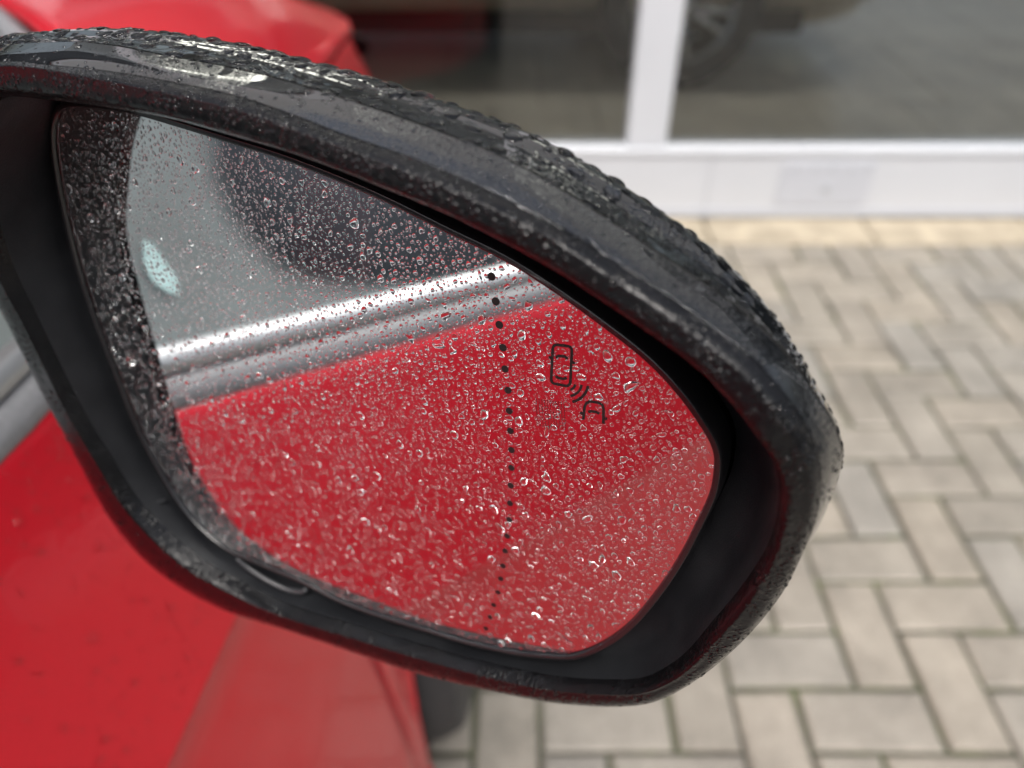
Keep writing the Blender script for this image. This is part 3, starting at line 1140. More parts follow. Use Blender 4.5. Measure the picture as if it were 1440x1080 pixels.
# ------------------------------------------------------------------ wing mirror
# stations clockwise from the top left; outlines of the real part at their own heights over the glass plane
ST = [
 # G            I            K            O            S            C          hI
 ((95, 153), (0, 138), (0, 96), (0, 87), (0, 69), (12, 63), 0.0250),
 ((130, 152), (69, 143), (69, 101), (72, 92), (83, 59), (110, 49), 0.0250),
 ((190, 161), (139, 152), (140, 116), (142, 99), (150, 63), (190, 46), 0.0250),
 ((260, 181), (230, 168), (222, 133), (222, 112), (230, 78), (280, 55), 0.0250),
 ((330, 203), (320, 193), (320, 157), (320, 132), (320, 95), (375, 71), 0.0240),
 ((400, 225), (400, 216), (400, 184), (400, 158), (400, 114), (455, 93), 0.0240),
 ((475, 254), (475, 242), (475, 211), (475, 187), (475, 137), (530, 112), 0.0240),
 ((550, 287), (550, 272), (550, 240), (550, 213), (550, 162), (605, 136), 0.0240),
 ((630, 327), (630, 305), (625, 270), (628, 243), (630, 191), (685, 164), 0.0240),
 ((710, 366), (705, 343), (700, 303), (703, 278), (705, 221), (765, 196), 0.0240),
 ((780, 410), (780, 384), (775, 343), (783, 318), (785, 265), (850, 244), 0.0230),
 ((850, 460), (850, 428), (848, 393), (858, 365), (870, 320), (930, 297), 0.0220),
 ((910, 508), (920, 476), (916, 438), (930, 410), (950, 373), (1005, 355), 0.0220),
 ((955, 556), (980, 520), (982, 488), (1000, 460), (1030, 429), (1072, 424), 0.0220),
 ((985, 598), (1030, 574), (1040, 535), (1062, 508), (1095, 487), (1112, 482), 0.0220),
 ((1000, 625), (1062, 618), (1082, 587), (1106, 560), (1142, 550), (1140, 534), 0.0220),
 ((1004, 650), (1083, 650), (1112, 630), (1138, 608), (1174, 602), (1166, 586), 0.0210),
 ((998, 690), (1094, 695), (1130, 675), (1155, 662), (1184, 650), (1174, 634), 0.0200),
 ((978, 735), (1088, 740), (1125, 730), (1150, 722), (1165, 710), (1150, 692), 0.0180),
 ((955, 780), (1075, 778), (1108, 778), (1130, 776), (1137, 764), (1118, 748), 0.0150),
 ((925, 826), (1043, 828), (1073, 838), (1098, 837), None, None, 0.0120),
 ((885, 874), (1000, 880), (1028, 892), (1046, 900), None, None, 0.0100),
 ((845, 903), (957, 928), (973, 945), (984, 953), None, None, 0.0070),
 ((805, 918), (907, 957), (915, 974), (924, 986), None, None, 0.0060),
 ((765, 917), (855, 961), (860, 978), (868, 994), None, None, 0.0050),
 ((720, 912), (790, 957), (790, 973), (790, 990), None, None, 0.0040),
 ((660, 899), (728, 946), (730, 964), (733, 981), None, None, 0.0040),
 ((600, 881), (648, 927), (650, 945), (650, 963), None, None, 0.0040),
 ((540, 863), (565, 903), (567, 922), (567, 941), None, None, 0.0040),
 ((480, 841), (482, 878), (483, 896), (483, 913), None, None, 0.0050),
 ((425, 813), (402, 853), (400, 870), (400, 885), None, None, 0.0060),
 ((370, 790), (338, 822), (325, 841), (315, 858), None, None, 0.0070),
 ((320, 768), (278, 788), (260, 805), (244, 820), None, None, 0.0085),
 ((280, 735), (228, 745), (209, 761), (191, 776), None, None, 0.0100),
 ((248, 694), (187, 700), (166, 710), (147, 718), None, None, 0.0115),
 ((215, 637), (150, 642), (130, 648), (111, 651), None, None, 0.0130),
 ((190, 585), (115, 585), (94, 583), (73, 580), None, None, 0.0145),
 ((165, 520), (82, 520), (62, 518), (40, 516), None, None, 0.0155),
 ((142, 460), (48, 450), (28, 448), (5, 445), None, None, 0.0165),
 ((120, 395), (16, 385), (-6, 385), (-28, 380), None, None, 0.0180),
 ((103, 330), (-8, 315), (-30, 315), (-52, 313), None, None, 0.0200),
 ((88, 262), (-22, 250), (-45, 245), (-68, 242), None, None, 0.0215),
 ((80, 205), (-20, 200), (-45, 178), (-66, 170), None, None, 0.0225),
 ((82, 170), (-12, 160), (-35, 120), (-45, 112), None, None, 0.0240),
]
CEN = on_plane(560, 540)
G_, I_, K_, O_, S_, C_ = [], [], [], [], [], []
for (g_, i_, k_, o_, s_, c_, h_) in ST:
    G_.append(on_plane(*g_)); I_.append(on_plane(*i_, h_)); K_.append(on_plane(*k_, h_ + .0032))
    ho = h_ + (.0002 if s_ else -.0004)
    O_.append(on_plane(*o_, ho))
    if s_:
        S_.append(on_plane(*s_, ho - .0085)); C_.append(on_plane(*c_, ho - .026))
    else:
        p = O_[-1]; inn = CEN - p; inn -= MN * (inn @ MN); inn /= np.linalg.norm(inn)
        q_ = {19: .1, 20: .25, 21: .5, 22: .75, 23: .9}.get(len(S_), 1.0 if len(S_) < 30 else .15)
        S_.append(p - MN * .010 + inn * .004 * q_); C_.append(p - MN * .028 + inn * .014 * q_)
# blend the traced and the derived outlines where they meet
for L_ in (S_, C_):
    a = np.array(L_)
    b_ = a.copy()
    for k in (20, 21, 41, 42, 43):
        b_[k] = .25 * a[(k - 1) % 44] + .5 * a[k] + .25 * a[(k + 1) % 44]
    for k in range(44): L_[k] = b_[k]
PER = 7
loopG, loopI, loopK, loopO, loopS, loopC = [cr_interp(np.array(q), PER) for q in (G_, I_, K_, O_, S_, C_)]
NL = len(loopG)


def inplane_out(loop, d):
    """offset a loop outwards in the glass plane"""
    t_ = np.roll(loop, -1, 0) - np.roll(loop, 1, 0)
    o_ = np.cross(t_, MN)
    o_ /= np.linalg.norm(o_, axis=1)[:, None]
    if ((loop - CEN) * o_).sum() < 0: o_ = -o_
    return loop + o_ * d


def bridge(loops, per):
    """rows through the given loops with catmull-rom between them"""
    L_ = np.array(loops)                         # (m, NL, 3)
    m_ = L_.shape[0]
    out = []
    for i in range(m_ - 1):
        a, b_, c, d = L_[max(i - 1, 0)], L_[i], L_[i + 1], L_[min(i + 2, m_ - 1)]
        for k in range(per):
            t_ = k / per
            out.append(0.5 * ((2 * b_) + (-a + c) * t_ + (2 * a - 5 * b_ + 4 * c - d) * t_ ** 2 + (-a + 3 * b_ - 3 * c + d) * t_ ** 3))
    out.append(L_[-1])
    return np.array(out)


def loop_mesh(name, rows_, mat, parent, sharp=None):
    v = rows_.reshape(-1, 3)
    return mesh_obj(name, v, grid_faces(len(rows_), NL, True), mat, parent, True, sharp=sharp)


# housing rim is the part itself; everything else on the mirror hangs under it
rim_rows = bridge([loopI + MN * -.0015 + 0 * loopI, loopI * .6 + loopK * .4 + MN * .0018, loopK, loopK * .45 + loopO * .55 + MN * .0010, loopO], 6)
WM = loop_mesh('wing_mirror', rim_rows, M_RIM, car)
WM['label'] = 'black wet door mirror with rain-beaded glass'
well_a = inplane_out(loopG, .0028) - MN * .010
mid_ = well_a * .5 + (loopI - MN * .0015) * .5
toC = CEN - mid_; toC -= np.outer(toC @ MN, MN); toC /= np.linalg.norm(toC, axis=1)[:, None]
well_rows = bridge([well_a, mid_ - toC * .002 - MN * .003, loopI - MN * .0015], 8)
loop_mesh('inner_housing', well_rows, M_WELL, WM)
band_mid = loopO * .5 + loopS * .5 + MN * .0006
loop_mesh('gloss_band', bridge([loopO - MN * .0006, band_mid, loopS], 6), M_BAND, WM)
loop_mesh('seam_gap', bridge([loopS, inplane_out(loopS, -.0012) - MN * .0008, inplane_out(loopS, -.0002) - MN * .0012], 1), M_SEAM, WM)
S2 = loopS - MN * .0011
cen_b = CEN - MN * .10 + np.array([0, 0, .0])
capm = S2 * .45 + loopC * .55 + MN * .0030
D1 = loopC - MN * .022; D1 = D1 + (CEN - MN * .04 - D1) * .22
D2 = loopC - MN * .038; D2 = D2 + (CEN - MN * .06 - D2) * .55
D3 = loopC * 0 + (CEN - MN * .082) + (loopC - CEN - MN * (0)) * .03
D3 = D3 - np.outer((D3 - (CEN - MN * .082)) @ MN, MN)
cap_rows = bridge([S2, capm, loopC, D1, D2, D3], 6)
CAP = loop_mesh('mirror_cap', cap_rows, M_CAP, WM)

# glass, its edge and the black carrier
gv = [CEN] + list(loopG)
gl = mesh_obj('mirror_glass', gv, [(0, 1 + i, 1 + (i + 1) % NL) for i in range(NL)], M_MIRROR, WM, False)
# make sure glass faces the viewer
if Vector(gl.data.polygons[0].normal).dot(Vector(MN)) < 0: gl.data.flip_normals()
loop_mesh('glass_bezel', bridge([loopG + MN * .00025, inplane_out(loopG, .0003) + MN * .0010, inplane_out(loopG, .0011) + MN * .0011, inplane_out(loopG, .0019) + MN * .0004, inplane_out(loopG, .0024) - MN * .006, inplane_out(loopG, .0020) - MN * .0105], 3), M_BEZEL, WM)
# drain lip at the lower left of the well
lip = cr_interp(np.array([on_plane(q[0], q[1], hh) for q, hh in (((333, 786), .0045), ((350, 800), .0035), ((378, 817), .0022), ((405, 829), .0012), ((424, 832), .0006), ((431, 828), .0002))]), 5, closed=False)
MB().tube(lip, [.0004 + .0006 * min(1, k / 12) for k in range(len(lip))], 8).build('drain_lip', simple('lip_plastic', (0.03, 0.031, 0.034), 0.38, bscale=400, bdist=.0002), WM, True)

rib = MB().tube([surf_near for surf_near in (on_plane(196, 713, .0085), on_plane(214, 709, .006), on_plane(234, 703, .003))], .0006, 8)
rib.build('mould_rib', M_WELL, WM, True)

# printing on the glass: wide-angle dotted line and blind spot symbol (flat, as on the real part)
EX = np.cross([0, 0, 1], MN); EX /= np.linalg.norm(EX); EY = np.cross(MN, EX)
HPR = .00006


def flat_poly(mb, pts):
    b_ = len(mb.v)
    mb.v += [tuple(p) for p in pts]
    mb.f.append(tuple(range(b_, b_ + len(pts))))


def stroke(mb, pix, w, closed=False):
    pts = [on_plane(*q, HPR) for q in pix]
    n_ = len(pts)
    L_, R_ = [], []
    for i in range(n_):
        a = pts[(i - 1) % n_] if (closed or i) else pts[i]
        c = pts[(i + 1) % n_] if (closed or i < n_ - 1) else pts[i]
        t_ = c - a; t_ /= np.linalg.norm(t_)
        s = np.cross(MN, t_) * w / 2
        L_.append(pts[i] + s); R_.append(pts[i] - s)
    for i in range(n_ if closed else n_ - 1):
        j = (i + 1) % n_
        flat_poly(mb, [L_[i], R_[i], R_[j], L_[j]])


dots = [(691, 389), (697, 424), (702, 457), (707, 489), (710, 519), (714, 549), (716, 578), (717.5, 606), (719, 633), (719, 658), (718, 683), (717, 708), (716, 731), (713, 754), (710, 775), (707, 796), (704, 814), (700, 833), (694, 851), (689, 868), (683, 884)]
for k, q in enumerate(dots):
    c = on_plane(*q, HPR)
    rr = (5.5 - 1.2 * k / 20) * .00018
    mb = MB(); flat_poly(mb, [c + (EX * math.cos(a) + EY * math.sin(a)) * rr for a in np.linspace(0, 2 * math.pi, 17)[:-1]])
    mb.build('printed_dot', M_PRINT, WM)
SW = .00066
ic = MB()
rc = []
for (cx_, cy_, a0) in ((783, 491, 180), (798, 493, 270), (796, 537, 0), (781, 534, 90)):
    for k in range(5):
        a = math.radians(a0 + 90 * k / 4)
        rc.append((cx_ + 6 * math.cos(a), cy_ + 6 * math.sin(a)))
stroke(ic, rc, SW, True)
stroke(ic, [(781.5, 503), (785, 500.5), (794, 501.5), (798.5, 504.5)], SW)
stroke(ic, [(781, 529), (785, 531.5), (792, 533), (797, 531.5)], SW)
stroke(ic, [(771.5, 502.5), (776, 503.5)], SW); stroke(ic, [(803.5, 509), (808.5, 511)], SW)
ic.build('printed_car_symbol', M_PRINT, WM)
aw = MB()
for r_, a0, a1 in ((10, 12, 75), (19, 8, 80), (28, 8, 78)):
    stroke(aw, [(799 + r_ * math.cos(math.radians(a)), 539 + r_ * .96 * math.sin(math.radians(a))) for a in np.linspace(a0, a1, 9)], SW * (.9 if r_ < 25 else 1))
aw.build('printed_wave_symbol', M_PRINT, WM)
i2 = MB()
stroke(i2, [(820, 590), (822, 572), (824.5, 567), (829, 564.5), (842, 566.5), (847, 569.5), (848.5, 575), (848.5, 596)], SW)
stroke(i2, [(827, 579.5), (831, 578.5), (838, 579.5), (843, 582)], SW)
stroke(i2, [(815.5, 580.5), (820, 582)], SW); stroke(i2, [(849, 588), (853.5, 590)], SW)
i2.build('printed_half_car_symbol', M_PRINT, WM)
gm = MB()
for ix in range(11):
    for iy in range(13):
        a = on_plane(754 + ix * 3.9 + iy * .15, 562 + iy * 3.0 + ix * .45, HPR)
        flat_poly(gm, [a - EX * .00009 - EY * .00014, a + EX * .00009 - EY * .00014, a + EX * .00009 + EY * .00014, a - EX * .00009 + EY * .00014])
gm.build('warning_light_mesh', M_PRINT, WM)

# arm to the door
base_p = np.array([-.225, .30, .93])
arm = MB()
st_ = [(on_plane(10, 260, -.040), .018, .018), (on_plane(-50, 300, -.040), .020, .018), (base_p + np.array([.015, -.0, .03]), .024, .020), (base_p + np.array([-.01, .02, .01]), .036, .024)]
V = []
for (c, a, b_) in st_:
    for k in range(16):
        t_ = 2 * math.pi * k / 16
        V.append(c + np.array([0, a * math.cos(t_) * 1.0, b_ * math.sin(t_)]))
arm.add(V, grid_faces(4, 16, True)); arm.build('mirror_arm', M_BAND, WM, True)


# ------------------------------------------------------------------ rain
def drops_mesh(name, C, N, R, kap, seg=12, irr=.16, grav=None, elong=None, rings=(1, .9, .68, .38)):
    """domes of water; C centres, N normals, R radii"""
    m_ = len(C)
    C = np.asarray(C); N = np.asarray(N); R = np.asarray(R)
    gdir = np.array([0, 0, -1.0]) if grav is None else grav
    T1 = gdir - (N @ gdir)[:, None] * N
    T1 /= np.linalg.norm(T1, axis=1)[:, None] + 1e-9
    T2 = np.cross(N, T1)
    ang = rng.normal(0, .7, m_)
    U = T1 * np.cos(ang)[:, None] + T2 * np.sin(ang)[:, None]
    W = np.cross(N, U)
    el = np.exp(np.abs(rng.normal(0, .14, m_))) if elong is None else elong
    p2, p3, p4 = rng.uniform(0, 6.28, (3, m_))
    a2, a3, a4 = rng.normal(0, irr * .7, m_), rng.normal(0, irr * .8, m_), rng.normal(0, irr * .4, m_)
    kp = kap * np.exp(rng.normal(0, .15, m_))
    th = 2 * math.pi * np.arange(seg) / seg
    nv = len(rings) * seg + 1
    V = np.zeros((m_, nv, 3))
    ou = 1 + a2[:, None] * np.cos(2 * th + p2[:, None]) + a3[:, None] * np.cos(3 * th + p3[:, None]) + a4[:, None] * np.cos(5 * th + p4[:, None])
    ou = np.clip(ou, .5, 1.6)
    sa = rng.normal(0, .12, m_)
    for ri, rho in enumerate(rings):
        blend = 1 + (ou - 1) * (.35 + .65 * rho)
        x_ = rho * blend * np.cos(th) * el[:, None]
        y_ = rho * blend * np.sin(th) / np.sqrt(el)[:, None]
        h_ = kp * max(0, 1 - rho * rho) ** .72
        x_ = x_ + (h_ * .25 + sa * h_)[:, None]                       # sag downhill
        V[:, ri * seg:(ri + 1) * seg] = C[:, None] + R[:, None, None] * (x_[..., None] * U[:, None] + y_[..., None] * W[:, None] + h_[:, None, None] * N[:, None])
    V[:, -1] = C + R[:, None] * ((kp * .25 + sa * kp)[:, None] * U + kp[:, None] * N)
    f = []
    for i in range(len(rings) - 1):
        for k in range(seg):
            q = (k + 1) % seg
            f.append((i * seg + k, i * seg + q, (i + 1) * seg + q, (i + 1) * seg + k))
    tri = [((len(rings) - 1) * seg + k, (len(rings) - 1) * seg + (k + 1) % seg, nv - 1) for k in range(seg)]
    return V, f, tri


def drops_obj(name, C, N, R, kap, label=None, cat=None, group=None, kind='stuff', **kw):
    V, f, tri = drops_mesh(name, C, N, R, kap, **kw)
    m_, nv, _ = V.shape
    F4, F3 = np.array(f), np.array(tri)
    off = (np.arange(m_) * nv)[:, None, None]
    A4 = (F4[None] + off).reshape(-1, 4); A3 = (F3[None] + off).reshape(-1, 3)
    me = bpy.data.meshes.new(name)
    me.vertices.add(m_ * nv); me.vertices.foreach_set('co', V.reshape(-1).astype(np.float32))
    nl_ = A4.size + A3.size
    me.loops.add(nl_)
    me.loops.foreach_set('vertex_index', np.concatenate([A4.reshape(-1), A3.reshape(-1)]).astype(np.int32))
    npoly = len(A4) + len(A3)
    me.polygons.add(npoly)
    starts = np.concatenate([np.arange(len(A4)) * 4, A4.size + np.arange(len(A3)) * 3]).astype(np.int32)
    me.polygons.foreach_set('loop_start', starts)
    me.polygons.foreach_set('use_smooth', np.ones(npoly, bool))
    me.materials.append(M_WATER)
    me.update(calc_edges=True)
    me.validate()
    o = bpy.data.objects.new(name, me)
    COL.objects.link(o)
    return tag(o, label, cat, group, kind)


def in_poly(P, poly):
    x_, y_ = P[:, 0], P[:, 1]
    ins = np.zeros(len(P), bool)
    n_ = len(poly)
    for i in range(n_):
        a, b_ = poly[i], poly[(i + 1) % n_]
        if a[1] == b_[1]: continue
        c = ((a[1] > y_) != (b_[1] > y_)) & (x_ < (b_[0] - a[0]) * (y_ - a[1]) / (b_[1] - a[1]) + a[0])
        ins ^= c
    return ins


def pack(cand, rad, cell, fill=1.0, seeds=()):
    """keep candidates that do not overlap those already kept"""
    grid = {}
    keep = []
    def ok(p, r_):
        gx, gy = int(p[0] // cell), int(p[1] // cell)
        for a in range(gx - 1, gx + 2):
            for b_ in range(gy - 1, gy + 2):
                for (x_, y_, r2) in grid.get((a, b_), ()):
                    if (x_ - p[0]) ** 2 + (y_ - p[1]) ** 2 < ((r_ + r2) * fill) ** 2: return False
        return True
    for (p, r_) in seeds:
        grid.setdefault((int(p[0] // cell), int(p[1] // cell)), []).append((p[0], p[1], r_))
    for k in range(len(cand)):
        if ok(cand[k], rad[k]):
            keep.append(k)
            grid.setdefault((int(cand[k][0] // cell), int(cand[k][1] // cell)), []).append((cand[k][0], cand[k][1], rad[k]))
    return keep


# glass: 2-D coordinates in the glass plane
def to2(P): return np.stack([(P - CEN) @ EX, (P - CEN) @ EY], -1)
def to3(Q): return CEN + Q[:, :1] * EX + Q[:, 1:] * EY


polyG = to2(inplane_out(loopG, -.0004))
# drops one can point at: (pixel, radius mm, elongation, label)
NAMED = [
 ((743, 430), 2.05, 1.05, 'plump red raindrop just below the silver band beside the dotted line'),
 ((618, 487), 1.6, 1.9, 'curved raindrop at the lower edge of the silver band in the mirror'),
 ((400, 544), 1.7, 1.8, 'slanting raindrop where the red door begins under the silver band, left part'),
 ((263, 466), 1.5, 1.15, 'single round red-tinted raindrop above the left end of the silver band'),
 ((675, 387), 1.1, 2.0, 'flat red raindrop beside the topmost printed dot'),
 ((535, 326), 1.2, 1.4, 'largest raindrop in the black patch at the top of the mirror glass'),
 ((536, 690), 1.2, 1.1, 'round raindrop left of the dotted line in the middle of the red reflection'),
 ((586, 704), 1.1, 1.6, 'small dark-edged raindrop a little right of the round middle one'),
 ((452, 781), 2.1, 1.9, 'long curled raindrop near the lower left edge of the mirror glass'),
 ((657, 853), 2.1, 1.25, 'fat raindrop left of the end of the dotted line near the lower edge'),
 ((795, 900), 2.1, 2.3, 'long flat raindrop lying at the very bottom of the mirror glass'),
 ((769, 607), 1.6, 1.9, 'wide wavy raindrop under the printed warning light mesh'),
 ((943, 583), 1.5, 1.5, 'large clear raindrop near the right edge of the mirror glass'),
 ((950, 633), 1.2, 1.1, 'round raindrop below the large clear one by the right glass edge'),
 ((830, 492), 1.2, 1.4, 'tilted raindrop right of the printed car symbol'),
 ((705, 499), 1.3, 1.1, 'raindrop hanging under the fourth printed dot'),
]
seeds = []
for (px_, r_, e_, lab) in NAMED:
    c = on_plane(*px_)
    q = to2(c[None])[0]
    seeds.append((q, r_ * .00055 * 1.1))
    o = drops_obj('raindrop', c[None], MN[None], np.array([r_ * .00055]), .52, lab, 'raindrop', None, None, seg=24, irr=.20, elong=np.array([e_]), rings=(1, .95, .85, .7, .5, .25))
lo, hi = polyG.min(0), polyG.max(0)
extra = []
while len(extra) < 60:
    q = rng.uniform(lo, hi, (1, 2))
    r_ = .0006 + .0009 * rng.uniform() ** 2.2
    if not in_poly(q, polyG)[0] or np.min(np.linalg.norm(np.array([s__[0] for s__ in seeds]) - q[0], axis=1)) < r_ * 3: continue
    if np.min(np.linalg.norm(to2(np.array([on_plane(*d_) for d_ in dots + [(790, 515), (812, 552), (836, 578)]])) - q[0], axis=1)) < r_ + .0016: continue
    seeds.append((q[0], r_)); extra.append((q[0], r_))
NC = 60000
cand = rng.uniform(lo, hi, (NC, 2))
cand = cand[in_poly(cand, polyG)]
rad = np.exp(rng.normal(math.log(.00025), .48, len(cand)))
rad = np.clip(rad, .00011, .0012)
# fewer, smaller drops where the print sits, as the print stays legible in the rain
pr_ = to2(np.array([on_plane(*q) for q in dots + rc[::3] + [(790, 502), (789, 531), (812, 551), (824, 556), (806, 557), (822, 580), (836, 566), (849, 582), (835, 580)]]))
dm = np.min(np.linalg.norm(cand[:, None] - pr_[None], axis=2), axis=1)
rad = np.where(dm < rad + .0006, np.minimum(rad, .00016), rad)
order = np.argsort(-rad * rng.uniform(.6, 1.0, len(rad)))
cand, rad = cand[order], rad[order]
kp_ = pack(cand, rad, .0026, 1.14, seeds)
cand, rad = cand[kp_], rad[kp_]
# the lower left of the glass is wetted more thinly
thin = np.clip(1.1 + 4 * cand[:, 0] + 9 * cand[:, 1], .78, 1.0)
sel = rng.uniform(0, 1, len(cand)) < thin
cand, rad = cand[sel], rad[sel]
o3 = np.argsort(-rad)
cand, rad = cand[o3], rad[o3]
P3 = to3(cand)
NBIG = 130
xe = to3(np.array([e[0] for e in extra]))
for k in range(len(extra)):
    drops_obj('raindrop', xe[k:k + 1], MN[None], np.array([extra[k][1]]), .50, 'one of the larger clear raindrops scattered over the mirror glass', 'raindrop', 'larger raindrops scattered over the mirror glass', None, seg=24, irr=.17, rings=(1, .94, .8, .55, .28))
NBIG = 90
for k in range(NBIG):
    drops_obj('raindrop', P3[k:k + 1], MN[None], rad[k:k + 1], .46, 'one of the larger clear raindrops scattered over the mirror glass', 'raindrop', 'larger raindrops scattered over the mirror glass', None, seg=20, irr=.17, rings=(1, .94, .8, .55, .28))
drops_obj('fine_raindrops', P3[NBIG:6500], np.repeat(MN[None], len(P3[NBIG:6500]), 0), rad[NBIG:6500], .33, 'dense fine raindrops beaded all over the mirror glass', 'raindrops', seg=14, irr=.13, rings=(1, .92, .7, .38))
drops_obj('rain_spray', P3[6500:], np.repeat(MN[None], len(P3[6500:]), 0), rad[6500:], .27, 'finest rain spray between the drops on the mirror glass', 'raindrops', seg=9, irr=.12, rings=(1, .85, .45))
print('glass drops', len(P3))


def sample_rows(rows_, n_, pred):
    """random points with normals on a (rows, NL) loop surface"""
    R_ = rows_
    a, b_, c, d = R_[:-1], np.roll(R_[:-1], -1, 1), np.roll(R_[1:], -1, 1), R_[1:]
    nn = np.cross(c - a, d - b_)
    ar = np.linalg.norm(nn, axis=-1)
    nn = nn / (ar[..., None] + 1e-12)
    ce = (a + b_ + c + d) / 4
    # outward = away from the housing's middle
    mid = CEN - MN * .03
    sgn = np.sign(((ce - mid) * nn).sum(-1)); nn = nn * sgn[..., None]
    ok_ = pred(ce, nn)
    w_ = (ar * ok_).reshape(-1); w_ /= w_.sum()
    k = rng.choice(len(w_), n_, p=w_)
    i, j = np.unravel_index(k, ar.shape)
    u, v_ = rng.uniform(0, 1, (2, n_, 1))
    P = (a[i, j] * (1 - u) + b_[i, j] * u) * (1 - v_) + (d[i, j] * (1 - u) + c[i, j] * u) * v_
    return P, nn[i, j]


def pack3(P, R, cell, fill=1.0):
    grid = {}; keep = []
    for k in range(len(P)):
        g_ = tuple((P[k] // cell).astype(int)); bad = False
        for a in (-1, 0, 1):
            for b_ in (-1, 0, 1):
                for c in (-1, 0, 1):
                    for (q, r2) in grid.get((g_[0] + a, g_[1] + b_, g_[2] + c), ()):
                        if ((q - P[k]) ** 2).sum() < ((R[k] + r2) * fill) ** 2: bad = True; break
                    if bad: break
                if bad: break
            if bad: break
        if not bad:
            keep.append(k); grid.setdefault(g_, []).append((P[k], R[k]))
    return keep


# big beads on the cap
P, N_ = sample_rows(cap_rows, 9000, lambda c, n: (n[..., 2] > -.15) & ((c - CEN) @ MN > -.065))
R = np.clip(np.exp(rng.normal(math.log(.0009), .50, len(P))), .0003, .0019)
R = np.where(P[:, 0] > .045, np.minimum(R, .0008), R)
od = np.argsort(-R); P, N_, R = P[od], N_[od], R[od]
kk = pack3(P, R, .0055, 1.22)
P, N_, R = P[kk], N_[kk], R[kk]
vis = np.array([(-60 < project(p)[0] < 1250 and -20 < project(p)[1] < 760 and (CAMP - p) @ n > 0) for p, n in zip(P, N_)])
big = [k for k in range(len(P)) if vis[k]][:130]
for k in big:
    drops_obj('raindrop', P[k:k + 1], N_[k:k + 1], R[k:k + 1], .27, 'one of the big raindrops beaded on the black mirror cap', 'raindrop', 'big raindrops beaded on the mirror cap', None, seg=20, irr=.09, rings=(1, .95, .84, .62, .32))
rest = np.setdiff1d(np.arange(len(P)), big)
drops_obj('cap_raindrops', P[rest], N_[rest], R[rest], .27, 'smaller raindrops covering the black mirror cap', 'raindrops', seg=12, irr=.16)
# fine beads on the rim and the well edge
P, N_ = sample_rows(rim_rows, 5200, lambda c, n: (c[..., 2] > -9))
R = np.clip(np.exp(rng.normal(math.log(.00024), .38, len(P))), .0001, .0008)
up_ = rng.uniform(0, 1, len(P)) < np.where((P - CEN) @ EY > -.02, 1.0, .28)
P, N_, R = P[up_], N_[up_], R[up_]
kk = pack3(P, R, .0017, 1.0)
P, N_, R = P[kk], N_[kk], R[kk]
fl = ((P - CEN) @ MN) < -10
drops_obj('rim_raindrops', P, N_, R, .5, 'tiny raindrops clinging to the black mirror rim', 'raindrops', seg=9, irr=.15, rings=(1, .8, .45))
# a few on the gloss band
band_rows = bridge([loopO - MN * .0004, band_mid, loopS], 6)
P, N_ = sample_rows(band_rows, 500, lambda c, n: (n[..., 2] > 0) | (c[..., 0] > .08))
R = np.clip(np.exp(rng.normal(math.log(.00028), .45, len(P))), .0001, .0011)
kk = pack3(P, R, .0024, 1.3)
drops_obj('band_raindrops', P[kk], N_[kk], R[kk], .4, 'sparse raindrops on the glossy black band of the mirror', 'raindrops', seg=12, irr=.15)

def surf_at(rows_, q):
    F_ = rows_.reshape(-1, 3)
    r_ = F_ - CAMP
    zz = r_ @ FW
    d2 = (720 + FPX * (r_ @ RX) / zz - q[0]) ** 2 + (540 - FPX * (r_ @ UP) / zz - q[1]) ** 2
    near = np.where(d2 < max(60.0, d2.min() * 1.5))[0]
    return F_[near[np.argmin(zz[near])]]


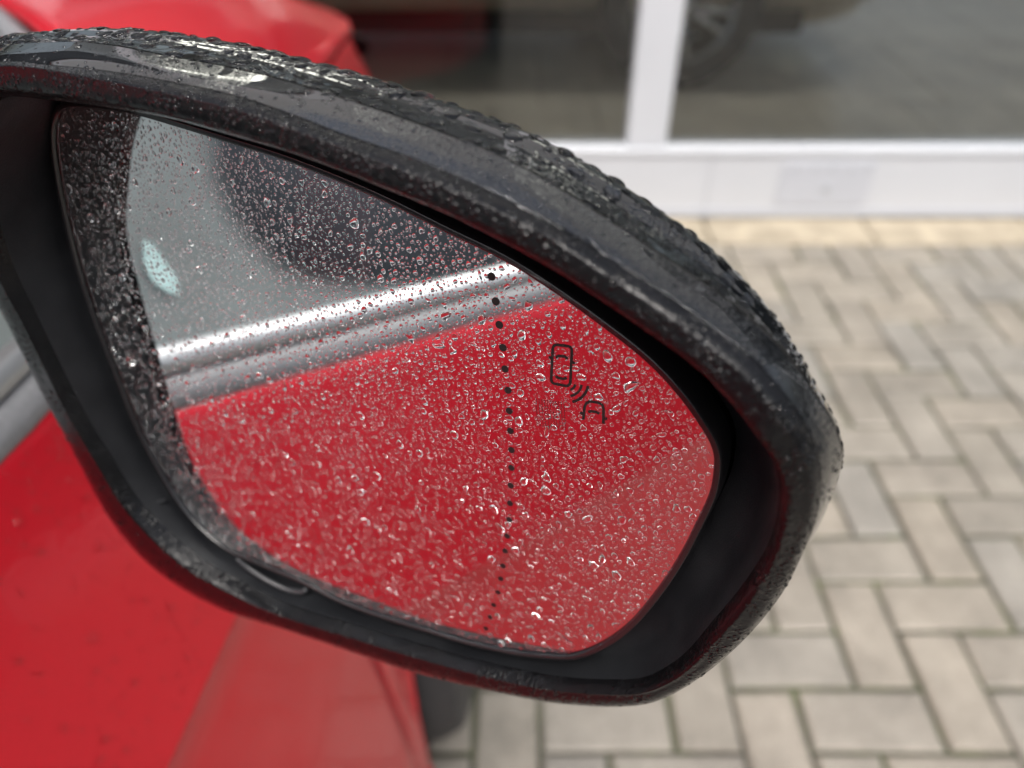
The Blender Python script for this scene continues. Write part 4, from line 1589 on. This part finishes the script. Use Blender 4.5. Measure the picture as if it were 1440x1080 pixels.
# runnels of water lying along the gloss band
for nm_, path, w_ in (('first', [(833, 331), (852, 352), (874, 364), (886, 376), (905, 386), (922, 402), (943, 411), (955, 424), (972, 433), (984, 447), (1004, 462), (1019, 466), (1036, 486), (1050, 502)], .00038),
                      ('second', [(560, 222), (610, 236), (655, 251), (700, 270), (742, 292), (790, 318)], .0003)):
    pp = cr_interp(np.array([surf_at(band_rows, q) for q in path]), 6, closed=False)
    rr_w = [w_ * (.55 + .6 * abs(math.sin(i_ * .9) * math.sin(i_ * .37 + 1))) for i_ in range(len(pp))]
    o = MB().tube(pp, rr_w, 8).build('water_runnel', M_WATER, None, True)
    tag(o, {'first': 'wavy runnel of rainwater on the right part of the glossy black band', 'second': 'thin straight runnel of rainwater above the rim along the top of the mirror'}[nm_], 'water runnel')
c = surf_at(rim_rows, (395, 190))
o = drops_obj('raindrop', c[None], (MN * .8 + UP * .6)[None], np.array([.0017]), .45, 'large hanging raindrop on the upper rim above the grey window reflection', 'raindrop', None, None, seg=24, irr=.12, elong=np.array([1.5]), rings=(1, .95, .85, .7, .5, .25))

# rain on the red door flank and the bonnet
DP, DN, DR = [], [], []
for _ in range(12000):
    k = random.randrange(2, nst - 2)
    if not (-.7 < PA[k, 1] < .6): continue
    r_ = random.randrange(0, 18)
    a, b_, c = FINE[k, r_], FINE[k + 1, r_], FINE[k, r_ + 1]
    n_ = np.cross(b_ - a, c - a); n_ /= np.linalg.norm(n_) + 1e-9
    if n_[0] < 0: n_ = -n_
    u, v_ = random.random(), random.random()
    DP.append(a + (b_ - a) * u + (c - a) * v_); DN.append(n_); DR.append(min(.0028, max(.0005, math.exp(random.gauss(math.log(.0011), .4)))))
Vb_ = np.array(V) if False else None
for _ in range(900):
    a = random.randrange(0, NV); u = random.randrange(0, nW - 1)
    p0, p1, p2 = [np.array(VB[q]) for q in (a * nW + u, a * nW + u + 1, (a + 1) * nW + u)]
    n_ = np.cross(p1 - p0, p2 - p0); n_ /= np.linalg.norm(n_) + 1e-9
    if n_[2] < 0: n_ = -n_
    DP.append(p0 + (p1 - p0) * random.random() + (p2 - p0) * random.random()); DN.append(n_); DR.append(min(.004, max(.001, math.exp(random.gauss(math.log(.0018), .4)))))
kk = pack3(np.array(DP), np.array(DR), .006, 1.1)
drops_obj('paint_raindrops', np.array(DP)[kk], np.array(DN)[kk], np.array(DR)[kk], .42, 'raindrops scattered over the red door and bonnet paint', 'raindrops', seg=12, irr=.14)
